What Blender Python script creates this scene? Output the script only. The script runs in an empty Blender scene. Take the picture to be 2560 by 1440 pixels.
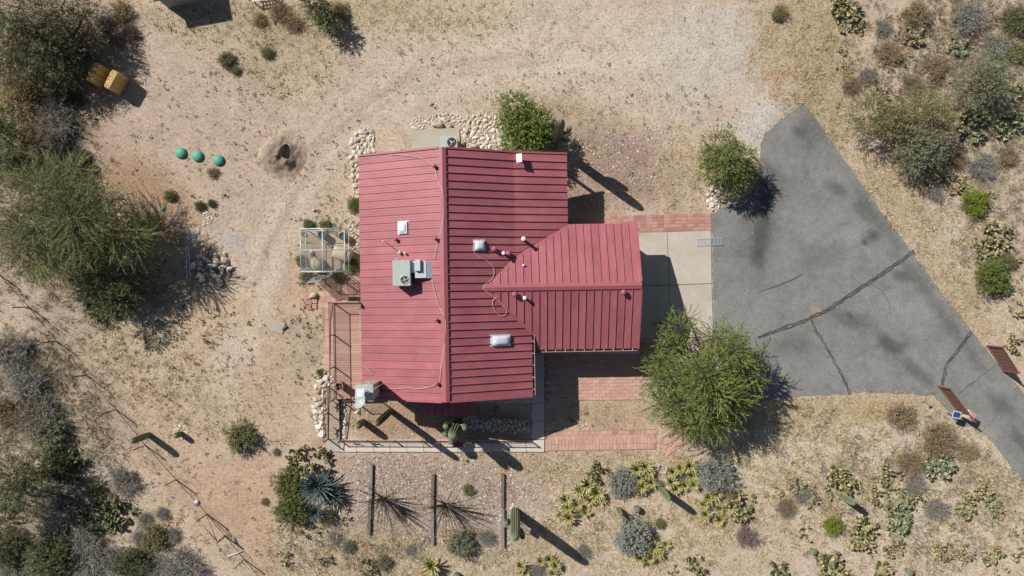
import bpy, bmesh, math, random
import numpy as np
from mathutils import Vector, Matrix, noise as mnoise
R = math.radians
C = bpy.context.scene.collection
scene = bpy.context.scene

# ---------------------------------------------------------------- camera, sky, sun, exposure
CAM_H, FPX, CX, CY = 40.0, 1706.67, 1280.0, 745.0
cam_d = bpy.data.cameras.new('camera'); cam = bpy.data.objects.new('camera', cam_d); C.objects.link(cam)
cam.location = (0, 0, CAM_H); cam.rotation_euler = (0, 0, 0)
cam_d.sensor_width = 36; cam_d.lens = 24; cam_d.shift_y = 25 / 2560
cam_d.clip_start = 0.5; cam_d.clip_end = 2000
scene.camera = cam

SUN_EL, SUN_DIR = 41.0, 36.0          # elevation; shadows fall SUN_DIR degrees below image right
world = bpy.data.worlds.new('World'); scene.world = world; world.use_nodes = True
wn = world.node_tree; bg = wn.nodes['Background']
sky = wn.nodes.new('ShaderNodeTexSky'); sky.sky_type = 'NISHITA'; sky.sun_disc = False
sky.sun_elevation = R(SUN_EL); sky.sun_rotation = R(360 - 54)
wn.links.new(sky.outputs[0], bg.inputs[0]); bg.inputs[1].default_value = 0.05
sd = bpy.data.lights.new('sun', 'SUN'); sd.energy = 5.0; sd.angle = R(0.53); sd.color = (1, 0.96, 0.90)
sun = bpy.data.objects.new('sun', sd); C.objects.link(sun)
sv = Vector((-math.cos(R(SUN_EL)) * math.cos(R(SUN_DIR)), math.cos(R(SUN_EL)) * math.sin(R(SUN_DIR)), math.sin(R(SUN_EL))))
sun.rotation_euler = sv.to_track_quat('Z', 'Y').to_euler(); sun.location = sv * 60
scene.view_settings.view_transform = 'Standard'; scene.view_settings.look = 'None'
scene.view_settings.exposure = 0.16; scene.view_settings.gamma = 1
scene.view_settings.use_curve_mapping = False
KLIT = 1.22                           # picture brightness of a white level surface in this light

# ---------------------------------------------------------------- helpers
def P(px, py, z=0.0):
    s = (CAM_H - z) / FPX
    return Vector(((px - CX) * s, (CY - py) * s, z))
HA = R(0.9)
def toH(p):   # world -> house frame
    c, s = math.cos(HA), math.sin(HA)
    return Vector((p[0] * c + p[1] * s, -p[0] * s + p[1] * c, p[2]))
def fromH(p):
    c, s = math.cos(HA), math.sin(HA)
    return Vector((p[0] * c - p[1] * s, p[0] * s + p[1] * c, p[2]))
def s2l(c):
    return tuple(((v / 255) / 12.92 if v / 255 <= 0.04045 else ((v / 255 + 0.055) / 1.055) ** 2.4) for v in c)
def lit(r, g, b):      # base colour of a level surface that shows as this sRGB in full sun
    return tuple(min(0.85, v / KLIT) for v in s2l((r, g, b)))

def link(o, parent=None):
    C.objects.link(o)
    if parent is not None: o.parent = parent
    return o
def tag(o, label=None, cat=None, group=None, kind=None):
    if label: o['label'] = label
    if cat: o['category'] = cat
    if group: o['group'] = group
    if kind: o['kind'] = kind
    return o
def empty(name, loc=(0, 0, 0), rz=0.0, label=None, cat=None, group=None):
    o = bpy.data.objects.new(name, None); C.objects.link(o)
    o.empty_display_size = 0.2
    o.location = loc; o.rotation_euler = (0, 0, rz)
    return tag(o, label, cat, group)
def fast_mesh(name, V, faces, mats=None, smooth=False, midx=None):
    """V (n,3) array; faces: (m,k) array of constant k"""
    V = np.asarray(V, dtype=np.float32).reshape(-1, 3); F = np.asarray(faces, dtype=np.int32)
    m, k = F.shape
    me = bpy.data.meshes.new(name)
    me.vertices.add(len(V)); me.vertices.foreach_set('co', V.ravel())
    me.loops.add(m * k); me.loops.foreach_set('vertex_index', F.ravel())
    me.polygons.add(m); me.polygons.foreach_set('loop_start', np.arange(0, m * k, k, dtype=np.int32))
    if midx is not None: me.polygons.foreach_set('material_index', np.asarray(midx, dtype=np.int32))
    if smooth: me.polygons.foreach_set('use_smooth', np.ones(m, dtype=bool))
    for mt in (mats or []): me.materials.append(mt)
    me.update(calc_edges=True)
    return me
def mobj(name, me, parent=None, loc=(0, 0, 0), rz=0, scale=None):
    o = bpy.data.objects.new(name, me); link(o, parent); o.location = loc
    o.rotation_euler = (0, 0, rz)
    if scale is not None: o.scale = scale
    return o

class MB:
    def __init__(s): s.v = []; s.f = []; s.m = []; s.cm = 0; s.sm = []; s.smooth = False
    def add(s, vs, fs):
        b = len(s.v); s.v += [tuple(v) for v in vs]
        for f in fs:
            s.f.append(tuple(b + i for i in f)); s.m.append(s.cm); s.sm.append(s.smooth)
        return s
    def box(s, x0, x1, y0, y1, z0, z1, M=None):
        vs = [Vector(p) for p in ((x0,y0,z0),(x1,y0,z0),(x1,y1,z0),(x0,y1,z0),(x0,y0,z1),(x1,y0,z1),(x1,y1,z1),(x0,y1,z1))]
        if M is not None: vs = [M @ v for v in vs]
        return s.add(vs, [(3,2,1,0),(4,5,6,7),(0,1,5,4),(1,2,6,5),(2,3,7,6),(3,0,4,7)])
    def beam(s, a, b, w, h, up=(0, 0, 1)):
        a, b = Vector(a), Vector(b); d = (b - a).normalized(); up = Vector(up)
        sd_ = d.cross(up)
        if sd_.length < 1e-4: sd_ = Vector((1, 0, 0))
        sd_.normalize(); u = sd_.cross(d)
        sd_ *= w / 2; u *= h / 2
        vs = [a-sd_-u, a+sd_-u, a+sd_+u, a-sd_+u, b-sd_-u, b+sd_-u, b+sd_+u, b-sd_+u]
        return s.add(vs, [(0,1,2,3),(7,6,5,4),(0,4,5,1),(1,5,6,2),(2,6,7,3),(3,7,4,0)])
    def prism(s, poly, z0, z1):
        n = len(poly)
        a = 0.0
        for i in range(n):
            x0, y0 = poly[i][0], poly[i][1]; x1, y1 = poly[(i+1) % n][0], poly[(i+1) % n][1]
            a += x0 * y1 - x1 * y0
        if a < 0: poly = poly[::-1]
        vs = [(p[0], p[1], z0) for p in poly] + [(p[0], p[1], z1) for p in poly]
        fs = [tuple(range(n, 2 * n)), tuple(range(n - 1, -1, -1))]
        fs += [(i, (i+1) % n, n + (i+1) % n, n + i) for i in range(n)]
        return s.add(vs, fs)
    def tube(s, pts, rad, n=6, cap=True):
        pts = [Vector(p) for p in pts]
        if not hasattr(rad, '__len__'): rad = [rad] * len(pts)
        vs = []
        prev = None
        for i, p in enumerate(pts):
            d = (pts[min(i+1, len(pts)-1)] - pts[max(i-1, 0)])
            if d.length < 1e-6: d = Vector((0, 0, 1))
            d.normalize()
            a = prev if prev is not None else (Vector((0, 0, 1)) if abs(d.z) < 0.9 else Vector((1, 0, 0)))
            x = (a - d * a.dot(d))
            if x.length < 1e-5: x = d.orthogonal()
            x.normalize(); prev = x
            y = d.cross(x)
            for k in range(n):
                t = 2 * math.pi * k / n
                vs.append(p + (x * math.cos(t) + y * math.sin(t)) * rad[i])
        fs = []
        for i in range(len(pts) - 1):
            for k in range(n):
                fs.append((i*n+k, i*n+(k+1) % n, (i+1)*n+(k+1) % n, (i+1)*n+k))
        if cap:
            fs.append(tuple(range(n-1, -1, -1))); fs.append(tuple(range((len(pts)-1)*n, len(pts)*n)))
        return s.add(vs, fs)
    def lathe(s, prof, n=16, c=(0, 0, 0), M=None, capb=True, capt=True):
        vs = []
        for r, z in prof:
            for k in range(n):
                t = 2*math.pi*k/n
                v = Vector((c[0]+r*math.cos(t), c[1]+r*math.sin(t), c[2]+z))
                vs.append(M @ v if M is not None else v)
        fs = []
        for i in range(len(prof)-1):
            for k in range(n):
                fs.append((i*n+k, i*n+(k+1) % n, (i+1)*n+(k+1) % n, (i+1)*n+k))
        if capb: fs.append(tuple(range(n-1, -1, -1)))
        if capt: fs.append(tuple(range((len(prof)-1)*n, len(prof)*n)))
        return s.add(vs, fs)
    def mesh(s, name, mats):
        me = bpy.data.meshes.new(name); me.from_pydata(s.v, [], s.f)
        if not isinstance(mats, (list, tuple)): mats = [mats]
        for m in mats: me.materials.append(m)
        me.polygons.foreach_set('material_index', s.m)
        me.polygons.foreach_set('use_smooth', s.sm)
        me.update()
        return me
    def build(s, name, mats, parent=None, loc=(0, 0, 0), rz=0):
        return mobj(name, s.mesh(name, mats), parent, loc, rz)

def in_poly(px, py, poly):
    x = np.asarray(px); y = np.asarray(py); r = np.zeros(x.shape, bool); n = len(poly); j = n - 1
    for i in range(n):
        xi, yi = poly[i]; xj, yj = poly[j]
        if yi != yj:
            r ^= ((yi > y) != (yj > y)) & (x < (xj - xi) * (y - yi) / (yj - yi) + xi)
        j = i
    return r

# ---------------------------------------------------------------- materials
def nodes(name):
    m = bpy.data.materials.new(name); m.use_nodes = True
    nt = m.node_tree; b = nt.nodes['Principled BSDF']
    return m, nt, b
def N(nt, t, **kw):
    n = nt.nodes.new(t)
    for k, v in kw.items(): setattr(n, k, v)
    return n
def ramp(nt, stops, interp='LINEAR'):
    r = nt.nodes.new('ShaderNodeValToRGB'); e = r.color_ramp.elements; r.color_ramp.interpolation = interp
    while len(e) > 1: e.remove(e[-1])
    for i, (p, c) in enumerate(stops):
        x = e[0] if i == 0 else e.new(p)
        x.position = p; x.color = (*c, 1) if len(c) == 3 else c
    return r
def mixc(nt, f, a, b, mode='MIX'):
    m = nt.nodes.new('ShaderNodeMix'); m.data_type = 'RGBA'; m.blend_type = mode
    for sock, v in ((m.inputs[0], f), (m.inputs[6], a), (m.inputs[7], b)):
        if hasattr(v, 'is_output') or hasattr(v, 'links'): nt.links.new(v, sock)
        elif isinstance(v, (int, float)): sock.default_value = v
        else: sock.default_value = (*v, 1)
    return m.outputs[2]
def noise_node(nt, scale, detail=4, rough=0.55, vec=None, dist=0.0):
    n = nt.nodes.new('ShaderNodeTexNoise'); n.inputs['Scale'].default_value = scale
    n.inputs['Detail'].default_value = detail; n.inputs['Roughness'].default_value = rough; n.inputs['Distortion'].default_value = dist
    if vec is not None: nt.links.new(vec, n.inputs['Vector'])
    return n
def objco(nt): return nt.nodes.new('ShaderNodeTexCoord').outputs['Object']
def geopos(nt): return nt.nodes.new('ShaderNodeNewGeometry').outputs['Position']
def bump(nt, b, h, strength=0.3, dist=0.02):
    n = nt.nodes.new('ShaderNodeBump'); n.inputs['Strength'].default_value = strength; n.inputs['Distance'].default_value = dist
    nt.links.new(h, n.inputs['Height']); nt.links.new(n.outputs[0], b.inputs['Normal'])
def island(name, stops, rough=0.8, transl=0.0, noise=0.0, spec=0.3):
    """foliage: a colour picked per leaf, some light let through"""
    m, nt, b = nodes(name)
    g = nt.nodes.new('ShaderNodeNewGeometry')
    r = ramp(nt, stops); nt.links.new(g.outputs['Random Per Island'], r.inputs[0])
    col = r.outputs[0]
    nt.links.new(col, b.inputs['Base Color']); b.inputs['Roughness'].default_value = rough
    b.inputs['Specular IOR Level'].default_value = spec
    if transl > 0:
        t = nt.nodes.new('ShaderNodeBsdfTranslucent'); nt.links.new(col, t.inputs[0])
        mx = nt.nodes.new('ShaderNodeMixShader'); mx.inputs[0].default_value = transl
        nt.links.new(b.outputs[0], mx.inputs[1]); nt.links.new(t.outputs[0], mx.inputs[2])
        nt.links.new(mx.outputs[0], nt.nodes['Material Output'].inputs[0])
    return m
def rnd_obj(name, stops, rough=0.85, nscale=8, namt=0.35, bumpd=0.01, bstr=0.5):
    """stones, pavers: a colour per object with grain"""
    m, nt, b = nodes(name)
    oi = nt.nodes.new('ShaderNodeObjectInfo'); r = ramp(nt, stops); nt.links.new(oi.outputs['Random'], r.inputs[0])
    n = noise_node(nt, nscale, 5, 0.65, geopos(nt))
    d = ramp(nt, [(0.3, (1 - namt,) * 3), (0.7, (1 + namt * 0.3,) * 3)]); nt.links.new(n.outputs[0], d.inputs[0])
    nt.links.new(mixc(nt, 1.0, r.outputs[0], d.outputs[0], 'MULTIPLY'), b.inputs['Base Color'])
    b.inputs['Roughness'].default_value = rough
    bump(nt, b, n.outputs[0], bstr, bumpd)
    return m
def plain(name, col, rough=0.7, metal=0.0, nscale=6.0, namt=0.18, spec=0.4, bumpd=0.004):
    m, nt, b = nodes(name)
    n = noise_node(nt, nscale, 5, 0.6, geopos(nt))
    d = ramp(nt, [(0.28, (1 - namt,) * 3), (0.72, (1 + namt * 0.4,) * 3)]); nt.links.new(n.outputs[0], d.inputs[0])
    nt.links.new(mixc(nt, 1.0, col, d.outputs[0], 'MULTIPLY'), b.inputs['Base Color'])
    b.inputs['Roughness'].default_value = rough; b.inputs['Metallic'].default_value = metal
    b.inputs['Specular IOR Level'].default_value = spec
    if bumpd: bump(nt, b, n.outputs[0], 0.3, bumpd)
    return m
def roof_mat(name, axis, col):
    """painted steel: pencil ribs along the slope, dusty streaks and faded patches"""
    m, nt, b = nodes(name)
    co = objco(nt); sx = nt.nodes.new('ShaderNodeSeparateXYZ'); nt.links.new(co, sx.inputs[0])
    mp = nt.nodes.new('ShaderNodeMapping'); nt.links.new(co, mp.inputs[0])
    mp.inputs['Scale'].default_value = (0.5, 2.6, 1) if axis == 'Y' else (2.6, 0.5, 1)
    st = noise_node(nt, 1.6, 6, 0.7, mp.outputs[0])
    big = noise_node(nt, 0.5, 4, 0.6, co)
    a = ramp(nt, [(0.35, tuple(c * 0.9 for c in col)), (0.7, tuple(min(1, c * 1.08 + 0.006) for c in col))]); nt.links.new(big.outputs[0], a.inputs[0])
    s = ramp(nt, [(0.5, (0.02, 0.02, 0.02)), (0.78, (0.26, 0.26, 0.26))]); nt.links.new(st.outputs[0], s.inputs[0])
    oi = nt.nodes.new('ShaderNodeObjectInfo'); pr = ramp(nt, [(0, (0.9, 0.9, 0.9)), (1, (1.08, 1.08, 1.08))]); nt.links.new(oi.outputs['Random'], pr.inputs[0])
    tone = mixc(nt, 1.0, a.outputs[0], pr.outputs[0], 'MULTIPLY')
    nt.links.new(mixc(nt, s.outputs[0], tone, (0.5, 0.31, 0.29)), b.inputs['Base Color'])
    rr = ramp(nt, [(0.3, (0.42,) * 3), (0.7, (0.6,) * 3)]); nt.links.new(st.outputs[0], rr.inputs[0])
    nt.links.new(rr.outputs[0], b.inputs['Roughness'])
    w = nt.nodes.new('ShaderNodeMath'); w.operation = 'SINE'
    k = nt.nodes.new('ShaderNodeMath'); k.operation = 'MULTIPLY'; k.inputs[1].default_value = 2 * math.pi / 0.1365
    nt.links.new(sx.outputs[1 if axis == 'Y' else 0], k.inputs[0]); nt.links.new(k.outputs[0], w.inputs[0])
    bump(nt, b, w.outputs[0], 0.4, 0.003)
    b.inputs['Specular IOR Level'].default_value = 0.35
    return m
def concrete_mat(name, col, amt=0.14, stains=True):
    m, nt, b = nodes(name); co = geopos(nt)
    n1 = noise_node(nt, 0.9, 8, 0.72, co, 0.6); n2 = noise_node(nt, 14, 4, 0.6, co)
    a = ramp(nt, [(0.3, tuple(c * (1 - amt) for c in col)), (0.62, col), (0.8, tuple(min(1, c * 1.06) for c in col))]); nt.links.new(n1.outputs[0], a.inputs[0])
    d = ramp(nt, [(0.3, (0.88,) * 3), (0.7, (1.05,) * 3)]); nt.links.new(n2.outputs[0], d.inputs[0])
    nt.links.new(mixc(nt, 1.0, a.outputs[0], d.outputs[0], 'MULTIPLY'), b.inputs['Base Color'])
    b.inputs['Roughness'].default_value = 0.9
    bump(nt, b, n2.outputs[0], 0.25, 0.006)
    return m
def attr_ground(name, attr, grain_scale, speck, bumpd, rough=0.95, lo=0.80, hi=1.12, darks=0.5, lights=0.35):
    """ground whose broad colours come from a painted colour layer, with grain, grit and pebbles from noise"""
    m, nt, b = nodes(name); co = geopos(nt)
    at = nt.nodes.new('ShaderNodeVertexColor'); at.layer_name = attr
    big = noise_node(nt, 0.9, 7, 0.68, co, 0.4); fine = noise_node(nt, grain_scale, 6, 0.72, co)
    d1 = ramp(nt, [(0.28, (lo,) * 3), (0.5, (1,) * 3), (0.72, (hi,) * 3)]); nt.links.new(big.outputs[0], d1.inputs[0])
    d2 = ramp(nt, [(0.32, (0.56, 0.54, 0.52)), (0.5, (0.99, 0.99, 0.99)), (0.7, (1.2, 1.19, 1.17))]); nt.links.new(fine.outputs[0], d2.inputs[0])
    mid_n = noise_node(nt, 3.2, 5, 0.7, co, 0.8); d3 = ramp(nt, [(0.3, (0.88, 0.87, 0.855)), (0.52, (1.04, 1.04, 1.04)), (0.75, (1.13, 1.13, 1.12))]); nt.links.new(mid_n.outputs[0], d3.inputs[0])
    c = mixc(nt, 1.0, at.outputs[0], d1.outputs[0], 'MULTIPLY'); c = mixc(nt, 1.0, c, d3.outputs[0], 'MULTIPLY'); c = mixc(nt, 1.0, c, d2.outputs[0], 'MULTIPLY')
    if speck:
        v = nt.nodes.new('ShaderNodeTexVoronoi'); v.inputs['Scale'].default_value = 9; nt.links.new(co, v.inputs['Vector'])
        sc = nt.nodes.new('ShaderNodeSeparateColor'); nt.links.new(v.outputs['Color'], sc.inputs[0])
        # dark grit in some cells, pale pebbles in others
        cell = ramp(nt, [(0.16, (1, 1, 1)), (0.2, (0, 0, 0))]); nt.links.new(v.outputs['Distance'], cell.inputs[0])
        pick = ramp(nt, [(0.80, (0, 0, 0)), (0.86, (1, 1, 1))]); nt.links.new(sc.outputs[0], pick.inputs[0])
        msk = mixc(nt, 1.0, cell.outputs[0], pick.outputs[0], 'MULTIPLY')
        dk = nt.nodes.new('ShaderNodeMath'); dk.operation = 'MULTIPLY'; dk.inputs[1].default_value = darks; nt.links.new(msk, dk.inputs[0])
        c = mixc(nt, dk.outputs[0], c, (0.12, 0.085, 0.05))
        pick2 = ramp(nt, [(0.86, (0, 0, 0)), (0.9, (1, 1, 1))]); nt.links.new(sc.outputs[1], pick2.inputs[0])
        msk2 = mixc(nt, 1.0, cell.outputs[0], pick2.outputs[0], 'MULTIPLY')
        lk = nt.nodes.new('ShaderNodeMath'); lk.operation = 'MULTIPLY'; lk.inputs[1].default_value = lights; nt.links.new(msk2, lk.inputs[0])
        c = mixc(nt, lk.outputs[0], c, (0.6, 0.54, 0.46))
    nt.links.new(c, b.inputs['Base Color']); b.inputs['Roughness'].default_value = rough
    b.inputs['Specular IOR Level'].default_value = 0.15
    ad = nt.nodes.new('ShaderNodeMath'); ad.operation = 'ADD'; nt.links.new(big.outputs[0], ad.inputs[0]); nt.links.new(fine.outputs[0], ad.inputs[1])
    bump(nt, b, ad.outputs[0], 0.6, bumpd)
    return m

M = {}
ROOFC = (0.338, 0.1, 0.118)
M['roof_v'] = roof_mat('roof_steel_main', 'Y', ROOFC)
M['roof_u'] = roof_mat('roof_steel_garage', 'X', ROOFC)
M['trim'] = plain('red_trim', (0.335, 0.1, 0.118), 0.5, namt=0.12, bumpd=0)
M['fascia'] = plain('dark_red_fascia', (0.2, 0.05, 0.06), 0.6)
M['stucco'] = plain('stucco', (0.42, 0.34, 0.26), 0.95, nscale=20, bumpd=0.01)
M['glass'] = plain('window_glass', (0.03, 0.035, 0.04), 0.08, namt=0.05, spec=0.7, bumpd=0)
M['white'] = plain('white_paint', (0.72, 0.73, 0.74), 0.45, namt=0.08, bumpd=0)
M['dome'] = plain('skylight_dome', (0.66, 0.70, 0.76), 0.18, namt=0.05, spec=0.6, bumpd=0)
M['acgrey'] = plain('grey_green_cabinet', (0.42, 0.46, 0.43), 0.5, namt=0.1, bumpd=0.001)
M['galv'] = plain('galvanised_steel', (0.62, 0.66, 0.7), 0.42, 0.35, nscale=12, namt=0.2, bumpd=0.002)
M['black'] = plain('black_plastic', (0.02, 0.02, 0.022), 0.6, bumpd=0)
M['darkmetal'] = plain('dark_metal', (0.05, 0.045, 0.045), 0.5, 0.3, bumpd=0)
M['redrail'] = plain('brown_red_rail', (0.17, 0.07, 0.065), 0.6, bumpd=0)
M['concrete'] = concrete_mat('pale_concrete', lit(207, 196, 181), 0.2)
M['slab'] = concrete_mat('walkway_concrete', lit(226, 213, 196), 0.1)
M['pad'] = concrete_mat('old_concrete', lit(192, 183, 168), 0.12)
M['deck'] = rnd_obj('deck_board', [(0, lit(192, 148, 132)), (0.5, lit(203, 160, 143)), (1, lit(213, 172, 155))], 0.85, 9, 0.2, 0.003)
M['ramp'] = rnd_obj('ramp_board', [(0, lit(196, 172, 150)), (1, lit(216, 192, 168))], 0.85, 9, 0.2, 0.003)
M['paver_red'] = rnd_obj('red_paver', [(0, lit(180, 128, 117)), (0.4, lit(195, 143, 131)), (0.7, lit(207, 158, 144)), (1, lit(192, 152, 141))], 0.92, 10, 0.2, 0.006)
M['paver_pink'] = rnd_obj('pink_paver', [(0, lit(198, 154, 138)), (0.5, lit(208, 165, 149)), (1, lit(216, 176, 159))], 0.92, 10, 0.16, 0.006)
M['stone'] = rnd_obj('pale_stone', [(0, lit(178, 160, 140)), (0.25, lit(224, 212, 195)), (0.6, lit(243, 235, 222)), (0.85, lit(230, 211, 187)), (1, lit(200, 190, 180))], 0.9, 7, 0.28, 0.03)
M['boulder'] = rnd_obj('boulder', [(0, lit(190, 172, 148)), (1, lit(214, 198, 172))], 0.9, 5, 0.4, 0.03)
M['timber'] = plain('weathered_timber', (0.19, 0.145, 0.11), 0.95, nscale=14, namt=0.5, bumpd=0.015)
M['timber_grey'] = plain('grey_timber', (0.26, 0.235, 0.21), 0.95, nscale=14, namt=0.45, bumpd=0.015)
M['brown_metal'] = plain('brown_corrugated_steel', (0.2, 0.1, 0.078), 0.6, namt=0.15, bumpd=0.001)
M['green_lid'] = plain('green_plastic', (0.10, 0.34, 0.235), 0.6, namt=0.1, bumpd=0)
M['straw'] = plain('straw', (0.72, 0.5, 0.2), 1.0, nscale=40, namt=0.5, bumpd=0.03)
M['twine'] = plain('twine', (0.3, 0.12, 0.05), 0.9, bumpd=0)
M['cable'] = plain('pale_cable', (0.62, 0.5, 0.44), 0.6, bumpd=0)
M['tan_plastic'] = plain('tan_plastic', (0.5, 0.41, 0.29), 0.7, namt=0.12)
M['teal'] = plain('grey_green_tub', (0.16, 0.22, 0.19), 0.6)
M['water'] = plain('tub_water', (0.06, 0.09, 0.09), 0.05, spec=0.6, bumpd=0)
M['solar'] = plain('solar_cells', (0.03, 0.06, 0.16), 0.2, namt=0.1, spec=0.6, bumpd=0)
M['bark'] = plain('bark', (0.11, 0.085, 0.06), 0.95, nscale=18, namt=0.4, bumpd=0.01)
M['bark_green'] = plain('green_bark', (0.16, 0.17, 0.07), 0.9, nscale=18, namt=0.3, bumpd=0.004)
M['bark_pale'] = plain('pale_bark', (0.36, 0.31, 0.2), 0.9, nscale=18, namt=0.3, bumpd=0.004)
M['twig_grey'] = island('grey_twigs', [(0, (0.15, 0.135, 0.11)), (0.6, (0.32, 0.295, 0.25)), (1, (0.52, 0.485, 0.42))], 0.9)
M['twig_brown'] = island('brown_twigs', [(0, (0.140, 0.105, 0.070)), (0.6, (0.280, 0.210, 0.140)), (1, (0.420, 0.336, 0.238))], 0.9)
M['leaf_mesq'] = island('mesquite_leaf', [(0, (0.10, 0.15, 0.03)), (0.5, (0.185, 0.24, 0.06)), (1, (0.34, 0.37, 0.12))], 0.7, 0.25)
M['leaf_pv'] = island('palo_verde_leaf', [(0, (0.075, 0.105, 0.028)), (0.5, (0.155, 0.19, 0.055)), (1, (0.32, 0.325, 0.115))], 0.7, 0.22)
M['leaf_olive'] = island('olive_leaf', [(0, (0.131, 0.138, 0.058)), (0.5, (0.210, 0.210, 0.085)), (1, (0.334, 0.312, 0.137))], 0.75, 0.18)
M['leaf_dark'] = island('dark_leaf', [(0, (0.068, 0.083, 0.039)), (0.6, (0.112, 0.128, 0.056)), (1, (0.225, 0.217, 0.105))], 0.75, 0.15)
M['leaf_green'] = island('green_leaf', [(0, (0.085, 0.145, 0.022)), (0.5, (0.15, 0.215, 0.035)), (1, (0.27, 0.32, 0.075))], 0.6, 0.22)
M['leaf_lime'] = island('lime_leaf', [(0, (0.150, 0.225, 0.014)), (0.5, (0.250, 0.325, 0.022)), (1, (0.375, 0.425, 0.048))], 0.6, 0.22)
M['leaf_sage'] = island('sage_leaf', [(0, (0.195, 0.208, 0.176)), (0.5, (0.286, 0.299, 0.254)), (1, (0.429, 0.436, 0.377))], 0.85, 0.1)
M['leaf_greyolive'] = island('grey_olive_leaf', [(0, (0.145, 0.165, 0.101)), (0.5, (0.225, 0.240, 0.142)), (1, (0.319, 0.323, 0.203))], 0.8, 0.15)
M['leaf_tan'] = island('tan_leaf', [(0, (0.221, 0.169, 0.095)), (0.5, (0.351, 0.273, 0.155)), (1, (0.520, 0.416, 0.243))], 0.9, 0.15)
M['leaf_purple'] = island('purple_leaf', [(0, (0.168, 0.112, 0.105)), (0.5, (0.266, 0.182, 0.175)), (1, (0.378, 0.294, 0.238))], 0.85, 0.1)
M['pear'] = island('prickly_pear_pad', [(0, (0.10, 0.11, 0.05)), (0.3, (0.19, 0.19, 0.085)), (0.6, (0.31, 0.285, 0.14)), (0.85, (0.44, 0.375, 0.2)), (1, (0.36, 0.25, 0.13))], 0.6)
M['pear_blue'] = island('blue_green_pad', [(0, (0.11, 0.14, 0.07)), (0.5, (0.2, 0.235, 0.125)), (0.9, (0.32, 0.34, 0.19)), (1, (0.4, 0.32, 0.15))], 0.6)
M['pear_dark'] = island('dark_pad', [(0, (0.06, 0.075, 0.03)), (0.5, (0.11, 0.13, 0.055)), (0.9, (0.2, 0.21, 0.10)), (1, (0.33, 0.27, 0.13))], 0.6)
M['agave_blue'] = plain('blue_agave_leaf', (0.075, 0.11, 0.11), 0.45, nscale=6, namt=0.25, bumpd=0)
M['agave_green'] = plain('agave_green', (0.09, 0.13, 0.035), 0.55, namt=0.2, bumpd=0)
M['agave_yellow'] = plain('agave_yellow', (0.78, 0.66, 0.27), 0.55, namt=0.2, bumpd=0)
M['grass'] = island('dry_grass', [(0, (0.325, 0.243, 0.133)), (0.5, (0.525, 0.410, 0.231)), (1, (0.725, 0.602, 0.392))], 0.95, 0.25)
M['weed'] = island('small_weed', [(0, (0.102, 0.090, 0.042)), (0.6, (0.180, 0.150, 0.072)), (1, (0.288, 0.228, 0.108))], 0.9, 0.1)
M['weed_green'] = island('green_weed', [(0, (0.06, 0.085, 0.03)), (0.6, (0.10, 0.13, 0.05)), (1, (0.18, 0.19, 0.09))], 0.9, 0.15)
M['pebble'] = island('pebbles', [(0, (0.16, 0.12, 0.09)), (0.3, (0.34, 0.26, 0.20)), (0.7, (0.46, 0.37, 0.30)), (1, (0.66, 0.60, 0.53))], 0.9)
M['gravel'] = island('front_gravel', [(0, (0.15, 0.10, 0.085)), (0.4, (0.3, 0.225, 0.2)), (0.8, (0.42, 0.36, 0.34)), (1, (0.66, 0.61, 0.57))], 0.9)
M['low_brush'] = island('low_brush_stalks', [(0, (0.135, 0.120, 0.090)), (0.5, (0.285, 0.255, 0.188)), (1, (0.510, 0.450, 0.330))], 0.9, 0.1)

def mesh_mat(name, col, opac):
    m, nt, b = nodes(name); b.inputs['Base Color'].default_value = (*col, 1); b.inputs['Roughness'].default_value = 0.5
    b.inputs['Alpha'].default_value = opac
    return m
M['netting'] = mesh_mat('wire_netting', (0.4, 0.42, 0.42), 0.09)
M['shade'] = mesh_mat('shade_cloth', (0.32, 0.36, 0.35), 0.38)

# ================================================================ GROUND
def smooth(t): t = np.clip(t, 0, 1); return t * t * (3 - 2 * t)
def paint(px, py, base, brushes, rng, wob=0.25, wfreq=0.011, soft=0.85, desat=0.26):
    """broad soil colours laid over each other; brush = (px,py,rx,ry,rot,(r,g,b),strength)"""
    col = np.empty((len(px), 3)); col[:] = lit(*base)
    # cheap smooth wobble so patches have uneven rims
    ph = rng.rand(10) * 6.28
    w = (np.sin(px * wfreq + ph[0] + 2 * np.sin(py * wfreq * .7 + ph[1])) + np.sin(py * wfreq * 1.3 + ph[2] + 2 * np.sin(px * wfreq * .8 + ph[3]))
         + 0.7 * np.sin(px * wfreq * 3.1 + py * wfreq * 1.7 + ph[4]) + 0.7 * np.sin(px * wfreq * -2.3 + py * wfreq * 3.3 + ph[5])
         + 0.5 * np.sin(px * wfreq * 7 + ph[6] + np.sin(py * wfreq * 6)) + 0.5 * np.sin(py * wfreq * 8 + ph[7] + np.sin(px * wfreq * 5))) / 4
    for (bx, by, rx, ry, rot, c, st) in brushes:
        a = R(rot); dx, dy = px - bx, py - by
        u = (dx * math.cos(a) + dy * math.sin(a)) / rx; v = (-dx * math.sin(a) + dy * math.cos(a)) / ry
        d = np.sqrt(u * u + v * v) * (1 + wob * w)
        f = smooth((1.4 - d) / 1.0) * st * soft
        c = tuple(k * (1 - desat) + sum(c) / 3 * desat for k in c)
        col += (np.array(lit(*c)) - col) * f[:, None]
    return col
def set_color(me, name, col):
    a = me.color_attributes.new(name, 'FLOAT_COLOR', 'POINT')
    c = np.ones((len(col), 4), np.float32); c[:, :3] = col
    a.data.foreach_set('color', c.ravel())

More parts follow.
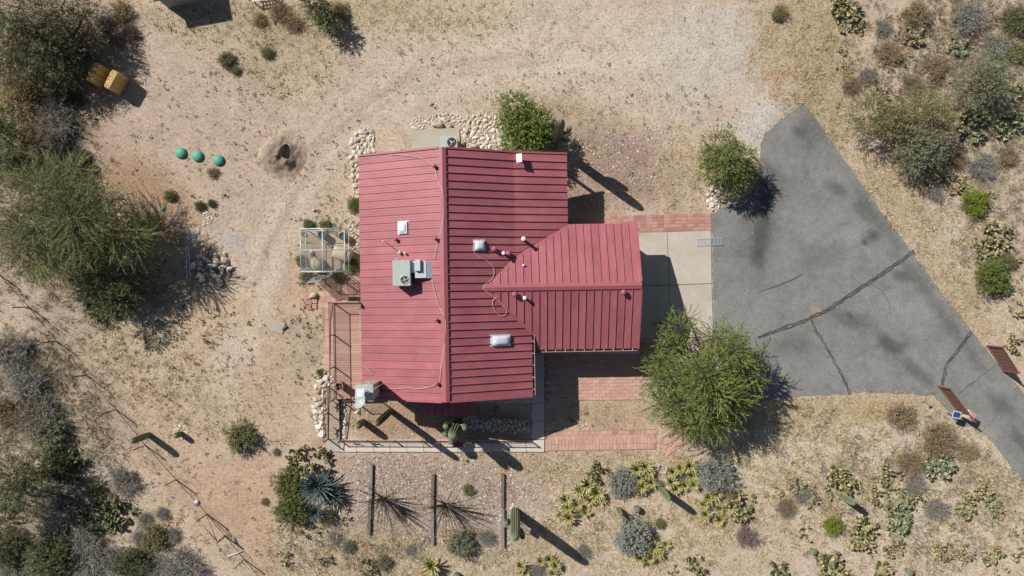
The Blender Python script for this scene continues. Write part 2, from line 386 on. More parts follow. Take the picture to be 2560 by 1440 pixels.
TRACKS = []
for path, w_, c_ in (([(560,1000),(640,800),(700,620),(770,470),(850,360),(960,270),(1080,215),(1220,185),(1400,170),(1600,150)],26,(214,194,170)), ([(520,980),(600,760),(650,600),(720,450),(800,330),(900,235),(1010,165),(1150,130),(1320,115),(1500,100)],24,(212,190,166)), ([(660,640),(735,500),(815,350),(925,255),(1040,190)],10,(184,158,135)), ([(700,470),(830,300),(960,215),(1100,165),(1300,140)],9,(190,166,143)), ([(860,330),(1000,235),(1180,178),(1400,150)],8,(192,170,147))):
    for (x0,y0),(x1,y1) in zip(path[:-1],path[1:]):
        L_ = math.hypot(x1-x0,y1-y0); TRACKS.append(((x0+x1)/2,(y0+y1)/2,L_*.62,w_,math.degrees(math.atan2(y1-y0,x1-x0)),c_,.7))
GB = [  # px, py, rx, ry, rot, colour, strength
 (480,330,330,230,0,(196,168,143),.8), (500,250,180,80,10,(200,174,150),.6), (640,860,230,170,10,(205,168,132),.85), (700,600,140,150,0,(200,174,145),.7),
 (1400,130,520,150,-4,(211,193,168),.9), (1000,200,270,120,-20,(205,183,156),.8), (830,235,210,60,-28,(203,176,151),.8),
 (1780,130,130,110,30,(202,194,182),.85), (1900,310,90,70,-30,(204,198,188),.9), (1740,240,90,80,0,(196,187,172),.7), (1600,250,140,70,0,(208,188,162),.6),
 (2000,90,130,150,10,(188,168,128),.85), (2070,270,90,150,20,(180,162,128),.8), (2220,510,110,130,35,(190,172,134),.85), (2360,720,110,170,30,(193,175,140),.8),
 (900,40,300,45,-6,(186,166,126),.8), (720,140,130,95,-20,(188,168,134),.75), (600,60,170,60,0,(182,163,130),.7), (1180,30,200,40,0,(198,180,145),.6),
 (1940,190,48,18,-5,(208,158,124),.8), (2275,118,34,16,0,(190,135,100),.9), (330,470,110,75,20,(174,128,93),.85), (420,550,90,70,10,(182,140,106),.75), (250,330,70,90,0,(186,154,128),.6),
 (1545,385,135,75,20,(164,128,118),1.0), (1510,470,150,65,0,(172,138,120),.9), (1690,430,80,90,0,(190,165,130),.7), (1440,300,120,60,30,(188,164,134),.6),
 (1080,1245,270,120,0,(168,146,131),.85), (1300,1150,330,40,0,(194,162,134),.75), (1250,1300,90,110,0,(172,148,132),.7), (960,1180,140,60,0,(180,152,130),.6),
 (2000,1100,230,130,0,(212,197,170),.9), (2300,1260,330,220,0,(212,196,171),.9), (2120,1030,250,40,-4,(192,168,120),.8), (2440,1180,40,130,-38,(190,165,110),.7),
 (1650,1300,360,130,0,(206,187,156),.85), (1560,1170,260,40,0,(197,176,142),.7), (1000,1400,350,60,0,(184,165,135),.7),
 (2500,300,170,280,0,(192,172,146),.7), (2400,620,110,60,60,(206,190,172),.8), (2480,400,70,60,0,(212,186,160),.7), (2330,190,60,60,0,(205,180,152),.6),
 (430,1130,110,330,-36,(203,167,135),.85), (180,870,70,260,-38,(188,166,145),.7), (620,1230,120,140,0,(202,164,130),.8), (560,1010,150,80,10,(190,164,135),.6), (640,1330,70,140,-20,(198,158,124),.7),
 (110,1180,190,300,0,(168,152,130),.75), (240,1180,60,50,0,(200,180,162),.8), (390,1390,90,40,20,(200,184,166),.7), (40,960,90,120,0,(160,146,126),.6), (60,1330,110,60,0,(196,178,158),.6),
 (1000,1050,170,55,0,(178,132,98),.9), (1230,1060,110,45,0,(140,112,92),.85), (1520,1040,170,45,0,(190,155,121),.85),
 (590,605,55,32,30,(190,178,170),.9), (488,590,20,16,0,(222,214,206),.95), (388,793,18,14,0,(212,206,200),.9), (320,880,160,60,0,(188,168,132),.7), (430,720,90,40,0,(186,160,110),.6),
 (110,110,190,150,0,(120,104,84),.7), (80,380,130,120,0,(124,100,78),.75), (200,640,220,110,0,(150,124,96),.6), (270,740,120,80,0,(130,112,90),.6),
 (1470,520,50,40,0,(150,120,98),.7), (850,740,60,60,0,(196,150,118),.7), (780,700,60,90,0,(202,164,130),.6), (760,870,60,70,0,(176,158,132),.7), (700,955,90,40,0,(196,170,140),.6),
 (1880,1290,110,60,0,(200,184,156),.6), (2160,640,60,60,0,(196,178,144),.4), (1310,290,120,40,0,(182,150,122),.7), (1560,300,60,40,0,(206,178,146),.5),
]
rng = np.random.RandomState(7)
# one sheet: fine cells under the picture, coarse ones out to the horizon
def axis(lo, hi, step, far):
    a = np.arange(lo, hi + 1e-6, step)
    out = [hi + step * 2]
    while out[-1] < far: out.append(out[-1] + (out[-1] - hi) * 0.8 + step)
    hi_ext = np.array(out); lo_ext = lo - (hi_ext - hi)
    return np.concatenate([lo_ext[::-1], a, hi_ext])
gx = axis(-36, 36, 0.22, 500); gy = axis(-22, 24, 0.22, 500)
GX, GY = np.meshgrid(gx, gy); nxg, nyg = len(gx), len(gy)
px = CX + GX.ravel() * FPX / CAM_H; py = CY - GY.ravel() * FPX / CAM_H
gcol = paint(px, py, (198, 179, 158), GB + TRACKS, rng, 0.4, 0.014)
gz = np.zeros(len(px))
V = np.stack([GX.ravel(), GY.ravel(), gz], 1)
ii = (np.arange(nyg - 1)[:, None] * nxg + np.arange(nxg - 1)[None, :]).ravel()
Fq = np.stack([ii, ii + 1, ii + 1 + nxg, ii + nxg], 1)
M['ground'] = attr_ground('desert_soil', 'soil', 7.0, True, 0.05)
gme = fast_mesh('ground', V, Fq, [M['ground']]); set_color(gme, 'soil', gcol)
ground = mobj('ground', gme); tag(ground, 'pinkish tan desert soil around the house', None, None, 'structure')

def gridded(poly, step, z):
    """flat polygon cut into cells so that it can carry painted colours"""
    bm = bmesh.new(); f = bm.faces.new([bm.verts.new((p[0], p[1], z)) for p in poly]); f.normal_update()
    if f.normal.z < 0: f.normal_flip()
    xs = [p[0] for p in poly]; ys = [p[1] for p in poly]
    for ax, lo, hi in ((0, min(xs), max(xs)), (1, min(ys), max(ys))):
        t = lo + step
        while t < hi:
            co = [0, 0, 0]; co[ax] = t; no = [0, 0, 0]; no[ax] = 1
            bmesh.ops.bisect_plane(bm, geom=bm.verts[:] + bm.edges[:] + bm.faces[:], plane_co=co, plane_no=no, dist=1e-5)
            t += step
    me = bpy.data.meshes.new('sheet'); bm.to_mesh(me); bm.free()
    return me
def wob_line(pts, amp, step, rng):
    """a pixel polyline made uneven"""
    out = []
    for a, b in zip(pts[:-1], pts[1:]):
        L = math.hypot(b[0]-a[0], b[1]-a[1]); n = max(1, int(L / step))
        for k in range(n):
            t = k / n
            j = amp if k else 0
            out.append((a[0]+(b[0]-a[0])*t + rng.uniform(-j, j), a[1]+(b[1]-a[1])*t + rng.uniform(-j, j)))
    out.append(pts[-1]); return out

# ---- asphalt driveway
DRIVE = [(2009,259),(1960,295),(1912,333),(1900,362),(1897,420),(1880,480),(1830,508),(1779,534),(1781,700),(1784,835),(1800,950),(1850,990),(1900,1003),(1990,992),(2080,986),(2180,981),(2280,984),(2335,990),(2362,1020),(2395,1068),(2440,1062),(2500,1130),(2600,1260),(2760,1450),(2900,1450),(2900,1400),(2660,1110),(2560,985),(2490,905),(2432,832),(2350,725),(2272,622),(2215,545),(2165,476),(2100,385),(2050,312)]
DB = [(1905,560,22,130,5,(74,76,76),.75),(1890,560,60,160,8,(108,109,107),.5),(1940,470,40,40,0,(91,93,92),.4),(2090,470,30,14,30,(91,93,91),.6),(2160,530,40,20,50,(86,90,90),.55),
 (2180,590,26,18,-20,(82,84,84),.7),(2192,616,6,5,0,(56,58,58),.9),(2160,605,7,8,0,(66,66,66),.8),(2255,690,34,14,20,(84,90,91),.7),(2060,640,70,30,-20,(104,105,103),.5),
 (2130,800,70,22,15,(94,96,95),.6),(2215,855,30,18,50,(72,74,74),.75),(2258,842,6,10,0,(72,74,74),.9),(2128,790,12,5,40,(81,82,82),.8),(2290,930,50,16,40,(86,87,86),.6),(2250,870,20,10,-40,(84,85,84),.7),
 (2030,330,50,60,30,(104,105,104),.6),(2000,330,20,14,0,(82,84,84),.5),(2400,850,14,120,-38,(96,98,98),.5),(2310,720,14,130,-38,(102,104,104),.5),(2190,540,14,120,-36,(98,100,100),.5),
 (2500,1010,50,20,40,(90,91,90),.6),(2560,1110,60,16,50,(82,83,82),.6),(2440,960,60,40,30,(148,148,144),.5),(2100,600,90,70,0,(154,154,151),.5),(2250,780,90,60,20,(152,152,149),.5),(1850,640,50,90,0,(146,146,142),.5),
 (1860,800,80,60,0,(148,148,144),.4),(2120,930,120,40,0,(148,148,145),.5),(2330,900,60,50,0,(144,145,142),.5),(2040,780,14,8,0,(196,165,135),.9),(1985,860,70,30,0,(106,107,105),.5),(2460,1080,50,30,40,(158,157,153),.5)]
DB.sort(key=lambda q: -sum(q[5]))
prng = random.Random(3)
dl = wob_line(DRIVE + [DRIVE[0]], 2.6, 11, prng)[:-1]
dme = gridded([P(x, y) for x, y in dl], 0.3, 0.022)
co = np.empty(len(dme.vertices) * 3); dme.vertices.foreach_get('co', co); co = co.reshape(-1, 3)
dpx = CX + co[:, 0] * FPX / CAM_H; dpy = CY - co[:, 1] * FPX / CAM_H
set_color(dme, 'soil', paint(dpx, dpy, (138, 138, 135), DB, np.random.RandomState(4), 0.35, 0.03, 1.0, 0.0))
M['asphalt'] = attr_ground('asphalt', 'soil', 24.0, False, 0.008, 0.9, 0.76, 1.15)
dme.materials.append(M['asphalt'])
driveway = mobj('driveway', dme); tag(driveway, 'worn grey asphalt driveway with sealed cracks', None, None, 'structure')
M['seal'] = plain('crack_sealant', lit(84, 84, 83), 0.75, nscale=9, namt=0.3, bumpd=0.004)
M['skid'] = plain('tar_streak', lit(96, 96, 94), 0.85, nscale=9, namt=0.25, bumpd=0)
def strip(pts_px, w, z, m, name, parent, jit=0.022, amp=1.8, step=8, taper=False):
    rr = random.Random(len(pts_px) * 7 + int(pts_px[0][0]))
    pts = [P(*p) for p in wob_line(pts_px, amp, step, rr)]
    L, Rr = [], []
    for i, p in enumerate(pts):
        d = pts[min(i+1, len(pts)-1)] - pts[max(i-1, 0)]; d.normalize(); n = Vector((-d.y, d.x, 0))
        k = 1.0 if not taper else math.sin(math.pi * min(1, (i + 0.6) / len(pts)) ** 0.8) * 0.8 + 0.2
        L.append(p + n * (w / 2 * k + rr.uniform(-jit, jit))); Rr.append(p - n * (w / 2 * k + rr.uniform(-jit, jit)))
    b = MB(); n = len(pts)
    b.add([(p.x, p.y, z) for p in L + Rr], [(i, n + i, n + i + 1, i + 1) for i in range(n - 1)])
    return b.build(name, m, parent)
def offs(pts, dx, dy): return [(x + dx, y + dy) for x, y in pts]
k1 = [(2285,628),(2230,668),(2180,702),(2110,748),(2060,780),(2000,806),(1940,828),(1895,845)]
for a in (-2.2, 2.2): strip(offs(k1, a * .5, a), 0.095, 0.0262 + a * 1e-4, M['seal'], 'crack_seal', driveway)
k2 = [(2028,797),(2040,830),(2055,850),(2075,885),(2098,925),(2115,960),(2125,986)]
for a in (-2.2, 2.2): strip(offs(k2, a, 0), 0.06, 0.0266 + a * 1e-4, M['seal'], 'crack_seal', driveway)
k3 = [(2428,828),(2405,860),(2385,885),(2370,905),(2362,925),(2357,950),(2352,972)]
for a in (-2, 2.4): strip(offs(k3, a, a * .3), 0.075, 0.0266 + a * 1e-4, M['seal'], 'crack_seal', driveway)
strip([(2425,832),(2412,858),(2392,885),(2374,905)], 0.03, 0.0272, M['seal'], 'crack_seal', driveway, 0.004)
strip([(2490,910),(2460,935),(2430,958),(2396,985)], 0.03, 0.0262, M['seal'], 'crack_seal', driveway, 0.004)
strip([(2006,686),(1975,702),(1945,714),(1915,724),(1895,730)], 0.1, 0.0262, M['skid'], 'tar_streak', driveway, 0.006, 0.4, 10, True)
strip([(2160,713),(2180,712),(2200,724),(2215,742),(2224,765),(2226,785)], 0.035, 0.0264, M['skid'], 'tar_streak', driveway, 0.004, 0.4)

# ---- concrete in front of the garage: four pours with open joints
PADZ = 0.045
apron = empty('garage_apron', P(1690, 700)); tag(apron, 'pale concrete apron in front of the garage', None, None, 'structure')
def poly_piece(name, pts, z0, z1, m, parent, at):
    b = MB(); b.prism([P(x, y, z1) - Vector(at) for x, y in pts], z0, z1)
    return b.build(name, m, parent)
J = 0.8
for q in ([(1560,584),(1668-J,580),(1673-J,713-J),(1560,715-J)], [(1668+J,580),(1777,577),(1779,709-J),(1673+J,712.5-J)],
          [(1560,716+J),(1673-J,714+J),(1677-J,845),(1560,847)], [(1673+J,714+J),(1779,711+J),(1783,842),(1677+J,844.5)]):
    poly_piece('slab', q, 0.0, PADZ, M['concrete'], apron, apron.location)
# metal floor grate lying over the joint of apron and asphalt
gr = empty('drain_grate', P(1774, 605), R(3), 'grey metal grate lying across the edge of the garage apron', 'grate')
gr.location.z = 0.05
b = MB()
for y in (-0.2, 0.2): b.box(-0.78, 0.78, y - .012, y + .012, 0, 0.03)
b.build('side_bar', M['galv'], gr)
gm = None
for i in range(20):
    if gm is None: b = MB(); b.box(-0.012, 0.012, -0.188, 0.188, 0.002, 0.026); gm = b.mesh('bar', M['galv'])
    mobj('bar', gm, gr, (-0.76 + i * 0.08, 0, 0))

# ---- pavers, each its own block
def pavers(name, label, poly, ox, oy, w, h, ang, cols, rows, mat, gap=0.012, bond=0.5, z=0.05, jit=0.006, drop=0.0, seed=1):
    t = empty(name, (ox, oy, 0), ang); tag(t, label, None, None, 'structure')
    rr = random.Random(seed)
    b = MB(); e = 0.012; W, Hh = (w - gap) / 2, (h - gap) / 2
    lo = [(-W,-Hh),(W,-Hh),(W,Hh),(-W,Hh)]; hi = [(-W+e,-Hh+e),(W-e,-Hh+e),(W-e,Hh-e),(-W+e,Hh-e)]
    b.add([(x,y,0) for x,y in lo] + [(x,y,z-e) for x,y in lo] + [(x,y,z) for x,y in hi],
          [(0,1,5,4),(1,2,6,5),(2,3,7,6),(3,0,4,7),(4,5,9,8),(5,6,10,9),(6,7,11,10),(7,4,8,11),(8,9,10,11)])
    me = b.mesh('paver', mat)
    for r in range(rows):
        for c in range(cols):
            x = (c + 0.5 + (bond if r % 2 else 0)) * w; y = -(r + 0.5) * h
            wx = ox + x * math.cos(ang) - y * math.sin(ang); wy = oy + x * math.sin(ang) + y * math.cos(ang)
            qx = CX + wx * FPX / (CAM_H - z); qy = CY - wy * FPX / (CAM_H - z)
            if poly is not None and not in_poly(np.array([qx]), np.array([qy]), poly)[0]: continue
            if rr.random() < drop: continue
            o = mobj('paver', me, t, (x + rr.uniform(-jit, jit), y + rr.uniform(-jit, jit), rr.uniform(-0.012, 0.004)), R(rr.uniform(-0.8, 0.8)))
            o.rotation_euler.x = R(rr.uniform(-0.6, 0.6)); o.rotation_euler.y = R(rr.uniform(-0.6, 0.6))
    if poly is not None:      # sand bed that fills the joints
        b = MB(); b.prism([P(x, y, z - .014) - Vector((ox, oy, 0)) for x, y in poly], 0, z - .014)
        o = b.build('bedding', M['bed'], t); o.rotation_euler.z = -ang
    return t
M['bed'] = plain('joint_sand', lit(178, 142, 122), 1.0, nscale=20, namt=.3)
o = P(1423, 547); pavers('paver_path', 'red paver strip beside the garage', [(1423,548),(1500,544),(1590,540),(1779,534),(1779,577),(1668,579),(1592,584),(1560,600),(1423,600)], o.x, o.y + 0.32, 0.345, 0.197, R(1.4), 26, 8, M['paver_red'], 0.018, 0.0, seed=2, drop=0.02, jit=0.01)
o = P(1362, 884); pavers('paver_patio', 'pink paver patio south of the garage', [(1360,868),(1604,866),(1605,999),(1362,1002)], o.x, o.y + 0.4, 0.395, 0.198, R(0.6), 15, 17, M['paver_pink'], 0.01, 0.5, seed=3)
o = P(1362, 1098); pavers('paver_path', 'pink paver edging path below the yard', [(1362,1098),(1640,1094),(1640,1123),(1362,1128)], o.x, o.y, 0.2, 0.34, R(1.0), 34, 2, M['paver_pink'], 0.014, 0.0, seed=4, jit=0.008)
o = P(1432, 1076); pavers('paver_path', 'upper course of pink pavers along the yard path', [(1362,1080),(1640,1072),(1640,1097),(1362,1098)], o.x - 1.64, o.y - 0.1, 0.33, 0.24, R(1.2), 20, 3, M['paver_pink'], 0.014, 0.5, seed=5, drop=0.12, jit=0.01)
o = P(1634, 1112); pavers('paver_path', 'pink pavers climbing toward the tree', None, o.x, o.y + 0.25, 0.34, 0.2, R(33), 5, 6, M['paver_pink'], 0.012, 0.5, seed=6, jit=0.02)
o = P(1600, 848); pavers('paver_path', 'shaded paver strip under the tree edge', [(1600,847),(1690,846),(1690,872),(1604,874)], o.x, o.y, 0.38, 0.198, R(0.8), 6, 3, M['paver_pink'], 0.014, 0.5, seed=8)
o = P(800, 700); pavers('paver_path', 'pink paver path beside the wooden deck', [(803,705),(902,700),(902,752),(833,754),(826,800),(824,930),(812,930),(806,800)], o.x, o.y, 0.33, 0.33, R(-1.0), 8, 17, M['paver_pink'], 0.012, 0.0, seed=9, jit=0.012, drop=0.03)
for k, (x, y, a, w_) in enumerate([(771,742,4,'top left'),(773,755,-3,'middle left'),(774,768,6,'bottom left'),(785,766,2,'bottom right'),(786,752,-5,'upper right')]):
    b = MB(); b.prism([(-.16,-.13),(.17,-.14),(.16,.14),(-.17,.13)], 0, 0.07)
    tag(b.build('loose_paver', M['paver_red'], None, P(x, y), R(a)), w_ + ' loose brown paver of the five below the white boulder', 'paver', 'loose pavers by the boulder')

# ---- raised walkway slabs round the front garden
WZ = 0.10
walk = empty('walkway', P(1100, 1114)); tag(walk, 'raised pale concrete walkway in front of the house', None, None, 'structure')
xs = [850,891,933,975,1017,1059,1101,1144,1186,1229,1272,1315,1361]
for a, c in zip(xs[:-1], xs[1:]): poly_piece('slab', [(a+.5,1100),(c-.5,1100.5),(c-.5,1130),(a+.5,1129)], 0, WZ, M['slab'], walk, walk.location)
ys = [882,940,1008,1052,1098.5]
for a, c in zip(ys[:-1], ys[1:]): poly_piece('slab', [(1330,a+.5),(1360,a+.5),(1361,c-.5),(1329,c-.5)], 0, WZ, M['slab'], walk, walk.location)
xs = [1186,1240,1304,1329]
for a, c in zip(xs[:-1], xs[1:]): poly_piece('slab', [(a+.5,985),(c-.5,985),(c-.5,1007.5),(a+.5,1009)], 0, WZ - 0.02, M['slab'], walk, walk.location)
xs = [1361,1420,1480,1540,1600]
for a, c in zip(xs[:-1], xs[1:]): poly_piece('slab', [(a+.5,866),(c-.5,866),(c-.5,884),(a+.5,884)], 0, 0.08, M['slab'], walk, walk.location)
poly_piece('slab', [(820,1097),(849.5,1097),(849.5,1130),(820,1128)], 0, 0.09, M['pad'], walk, walk.location)
pad = poly_piece('concrete_pad', [(1032,325),(1090,322),(1148,319),(1152,420),(1034,420)], 0, 0.08, M['pad'], None, (0, 0, 0)); tag(pad, 'old concrete pad under the ground condenser', None, None, 'structure')

# ================================================================ HOUSE
UR, VS, VN, UL = -3.5, -5.3, 7.82, -8.24
UB, UE, UX = 0.2, 1.05, 3.13
GV, GE0, GE1, GU = 0.57, -2.86, 4.0, 6.83
def zm(u, v=9.0): return 4.6 - 0.373 * abs(u - UR) if (u <= UB or v < 0.57) else 4.6 - 0.373 * (UB - UR) - 0.22 * (u - UB)
def zg(v): return 3.84 - 0.373 * abs(v - GV)
UT = UR + (4.6 - 3.84) / 0.373          # where the garage ridge runs into the main slope
def valleyN(u): return GV + (3.84 - zm(u)) / 0.373
def roofz(u, v):
    z = 0.0
    ue = UX if v > 0.57 else UE
    if UL - .3 <= u <= ue and VS - .3 <= v <= VN + .3: z = zm(u, v)
    if u > UT and GE0 <= v <= GE1 and u <= GU + .2: z = max(z, zg(v))
    return z
def on_roof(px, py, dz=0.0):
    z = 3.8
    for _ in range(12):
        p = toH(P(px, py, z + dz)); z = roofz(p.x, p.y)
    p = toH(P(px, py, z + dz)); return Vector((p.x, p.y, z + dz))
house = empty('house', (0, 0, 0), HA, 'ranch house with red ribbed steel roof and attached garage', 'house')

# walls
wall = MB()
wall.prism([(-7.75,-4.85),(0.55,-4.85),(0.55,7.35),(-7.75,7.35)], 0, 2.62)
wall.add([(-7.75,-4.85,2.62),(-7.75,7.35,2.62),(0.55,-4.85,2.62),(0.55,7.35,2.62),(UR,-4.85,4.4),(UR,7.35,4.4)], [(0,2,4),(1,5,3)])
wall.prism([(0.553,-2.4),(6.4,-2.4),(6.4,3.55),(0.553,3.55)], 0, 2.4)
wall.add([(6.4,-2.4,2.4),(6.4,3.55,2.4),(6.4,GV,3.6)], [(0,1,2)])
wall.build('wall', M['stucco'], house)
def wall_opening(name, x0, x1, y0, y1, z0, z1, ax, inner, im, fm=None):
    """frame box set on the wall with a pane or leaf inside; ax = normal axis"""
    b = MB(); t = 0.06
    if ax == 'y':
        b.box(x0-t, x1+t, y0, y1, z0-t, z0); b.box(x0-t, x1+t, y0, y1, z1, z1+t); b.box(x0-t, x0, y0, y1, z0, z1); b.box(x1, x1+t, y0, y1, z0, z1)
    else:
        b.box(x0, x1, y0-t, y1+t, z0-t, z0); b.box(x0, x1, y0-t, y1+t, z1, z1+t); b.box(x0, x1, y0-t, y0, z0, z1); b.box(x0, x1, y1, y1+t, z0, z1)
    f = b.build(name, fm or M['white'], house)
    b = MB(); s = 0.012
    if ax == 'y': b.box(x0, x1, y0 + s, y1 - s, z0, z1)
    else: b.box(x0 + s, x1 - s, y0, y1, z0, z1)
    b.build(inner, im, f); return f
for x in (-6.6, -2.6): wall_opening('window', x, x + 1.3, -4.92, -4.8, 1.0, 2.2, 'y', 'pane', M['glass'])
wall_opening('door', -4.0, -3.1, -4.92, -4.8, 0.06, 2.1, 'y', 'door_leaf', M['fascia'])
for y in (-3.6, 1.5, 4.5): wall_opening('window', -7.82, -7.7, y, y + 1.5, 0.95, 2.15, 'x', 'pane', M['glass'])
for x in (-6.4, -1.2): wall_opening('window', x, x + 1.4, 7.3, 7.42, 1.0, 2.1, 'y', 'pane', M['glass'])
wall_opening('window', 2.2, 3.6, -2.47, -2.35, 1.0, 2.1, 'y', 'pane', M['glass'])
wall_opening('garage_door', 6.34, 6.46, -1.9, 3.0, 0.06, 2.2, 'x', 'door_leaf', M['white'])
for x, y in ((2.9, 7.55), (2.9, 5.6)):
    b = MB(); b.box(x - .07, x + .07, y - .07, y + .07, 0.0, zm(x) - .12); b.build('porch_post', M['timber'], house)

# roof deck (solid boards under the steel)
def facet_solid(b, poly, zf, top=-0.03, th=0.16):
    n = len(poly)
    vs = [(u, v, zf(u, v) + top) for u, v in poly] + [(u, v, zf(u, v) + top - th) for u, v in poly]
    b.add(vs, [tuple(range(n)), tuple(range(2*n-1, n-1, -1))] + [(i, n+i, n+(i+1) % n, (i+1) % n) for i in range(n)])
vX = valleyN(UX)
MF = lambda u, v: zm(u, v)
GF = lambda u, v: zg(v)
b = MB()
facet_solid(b, [(UL,VS),(UR,VS),(UR,VN),(UL,VN)], MF)
facet_solid(b, [(UR,VS),(UE,VS),(UE,GV-(UE-UT)),(UT,GV),(UB,valleyN(UB)),(UB,VN),(UR,VN)], MF)
facet_solid(b, [(UB,valleyN(UB)),(UX,vX),(UX,VN),(UB,VN)], MF)
main_roof = b.build('main_roof', M['fascia'], house)
b = MB()
facet_solid(b, [(UT,GV),(GU,GV),(GU,GE1),(UX,GE1),(UX,vX),(UB,valleyN(UB))], GF)
facet_solid(b, [(UT,GV),(UE,GV-(UE-UT)),(1.5,GE0),(GU,GE0),(GU,GV)], GF)
garage_roof = b.build('garage_roof', M['fascia'], house)

def panel(parent, mat, rib, sheet_pts, rib_pts, rh=0.058, rw=0.036, side=(0, 1, 0)):
    """one steel sheet (rows of points) and its standing seam"""
    bb = MB(); n = len(sheet_pts[0]); vs = [p for row in sheet_pts for p in row]
    bb.add(vs, [(r*n+i, r*n+i+1, (r+1)*n+i+1, (r+1)*n+i) for r in range(len(sheet_pts)-1) for i in range(n-1)])
    if rib:
        for a, c in zip(rib_pts[:-1], rib_pts[1:]):
            a, c, s = Vector(a), Vector(c), Vector(side) * rw / 2; up = Vector((0, 0, rh))
            bb.add([a-s, c-s, c+s, a+s, a-s*.7+up, c-s*.7+up, c+s*.7+up, a+s*.7+up], [(0,4,5,1),(3,2,6,7),(4,7,6,5),(0,3,7,4),(1,5,6,2)])
    me = bb.mesh('roof_panel', mat); bm = bmesh.new(); bm.from_mesh(me); bmesh.ops.recalc_face_normals(bm, faces=bm.faces); bm.to_mesh(me); bm.free()
    return mobj('roof_panel', me, parent)
NP = 32; W = (VN - VS) / NP
def uend(v):
    if v >= vX: return UX
    if v > GV:
        lo, hi = UT, UX
        for _ in range(30):
            m_ = (lo + hi) / 2
            if valleyN(m_) < v: lo = m_
            else: hi = m_
        return lo
    if v > GV - (UE - UT): return UT + (GV - v)
    return UE
for i in range(NP):
    v0, v1 = VS + i * W, VS + (i + 1) * W
    rows = [[(u, v, zm(u)) for u in (UL, UR)] for v in (v0, v1)]
    panel(main_roof, M['roof_v'], i > 0, rows, [(UL, v0, zm(UL)), (UR - .16, v0, zm(UR - .16))], rh=0.036)
    vv = [v0] + [k for k in (GV - (UE - UT), GV, vX) if v0 + 1e-3 < k < v1 - 1e-3] + [v1]
    rows = []
    for v in vv:
        e = uend(v); us = [UR + (min(e, UB) - UR) * t for t in (0, .5, 1)] + [UB + max(0, e - UB) * t for t in (.5, 1)]
        if e <= UB: us = [UR + (e - UR) * t for t in (0, .25, .5, .75, 1)]
        rows.append([(u, v, zm(u, v)) for u in us])
    e = uend(v0) - (0.0 if v0 > vX or v0 < GV - (UE - UT) else 0.12)
    pts = [(UR + .17, v0, zm(UR + .17))] + ([(UB, v0, zm(UB))] if e > UB else []) + [(e, v0, zm(e, v0))]
    panel(main_roof, M['roof_v'], i > 0, rows, pts, rh=0.075)
def vendN(u): return GE1 if u >= UX else min(GE1, max(GV + 1e-3, valleyN(u)))
def vendS(u):
    if u <= UE: return GV - max(1e-3, u - UT)
    if u < 1.5: return GV - (UE - UT) + (GE0 - (GV - (UE - UT))) * (u - UE) / (1.5 - UE)
    return GE0
NG = 20; W2 = (GU - UT) / NG
for sgn, vend in ((1, vendN), (-1, vendS)):
    for i in range(NG):
        u0, u1 = UT + i * W2, UT + (i + 1) * W2
        uu = [u0] + [k for k in (UB, UE, 1.5, UX) if u0 + 1e-3 < k < u1 - 1e-3] + [u1]
        rows = [[(u, GV + (vend(u) - GV) * t, zg(GV + (vend(u) - GV) * t) + 0.004) for t in (0, 1)] for u in uu]
        ve = vend(u0) - sgn * (0.1 if (u0 < UX if sgn > 0 else u0 < UE) else 0)
        if abs(ve - GV) > 0.3:
            panel(garage_roof, M['roof_u'], True, rows, [(u0, GV + sgn * .16, zg(GV + sgn*.16)), (u0, ve, zg(ve))], side=(1, 0, 0), rh=0.055)
        else: panel(garage_roof, M['roof_u'], False, rows, [])
# ridge caps, rakes, valley flashings, gutters
def cap(parent, a, c, side, drop, w=0.19, lift=0.075):
    a, c, s = Vector(a), Vector(c), Vector(side)
    up = Vector((0, 0, lift)); dn = Vector((0, 0, lift - drop * w)); d0 = Vector((0, 0, -drop * w))
    b = MB()
    b.add([a + s*w + dn, a + up, a - s*w + dn, c + s*w + dn, c + up, c - s*w + dn, a + s*w + d0, a - s*w + d0, c + s*w + d0, c - s*w + d0],
          [(0,1,4,3),(1,2,5,4),(0,3,8,6),(2,7,9,5),(0,6,7,2,1),(3,4,5,9,8)])
    return b.build('ridge_cap', M['trim'], parent)
cap(main_roof, (UR, VS - .05, 4.6), (UR, VN + .05, 4.6), (1, 0, 0), 0.373)
cap(garage_roof, (UT - .05, GV, 3.84), (GU + .05, GV, 3.84), (0, 1, 0), 0.373)
def trimstrip(parent, pts, name='rake_trim', w=0.1, h=0.11, m='trim', dz=0.0):
    b = MB()
    for p, q in zip(pts[:-1], pts[1:]): b.beam(Vector(p) + Vector((0,0,dz)), Vector(q) + Vector((0,0,dz)), w, h)
    return b.build(name, M[m], parent)
for v in (VS - .05, VN + .05):
    trimstrip(main_roof, [(UL, v, zm(UL)), (UR - .2, v, zm(UR - .2))]);
trimstrip(main_roof, [(UR + .2, VS - .05, zm(UR + .2)), (UE, VS - .05, zm(UE, -1))])
trimstrip(main_roof, [(UR + .2, VN + .05, zm(UR + .2)), (UB, VN + .05, zm(UB)), (UX, VN + .05, zm(UX))])
trimstrip(garage_roof, [(GU + .05, GE1, zg(GE1)), (GU + .05, GV + .2, zg(GV + .2))]); trimstrip(garage_roof, [(GU + .05, GV - .2, zg(GV - .2)), (GU + .05, GE0, zg(GE0))])
def flashing(parent, a, c, w=0.13):
    """flat sheet folded into a valley"""
    a, c = Vector(a), Vector(c); d = (c - a).normalized(); n = Vector((-d.y, d.x, 0)).normalized() * w
    vs = []
    for p in (a, c):
        for s in (-1, 0, 1):
            q = p + n * s; vs.append((q.x, q.y, max(zm(q.x, q.y), zg(q.y)) + 0.012))
    b = MB(); b.add(vs, [(0, 1, 4, 3), (1, 2, 5, 4)]); return b.build('valley_flashing', M['trim'], parent)
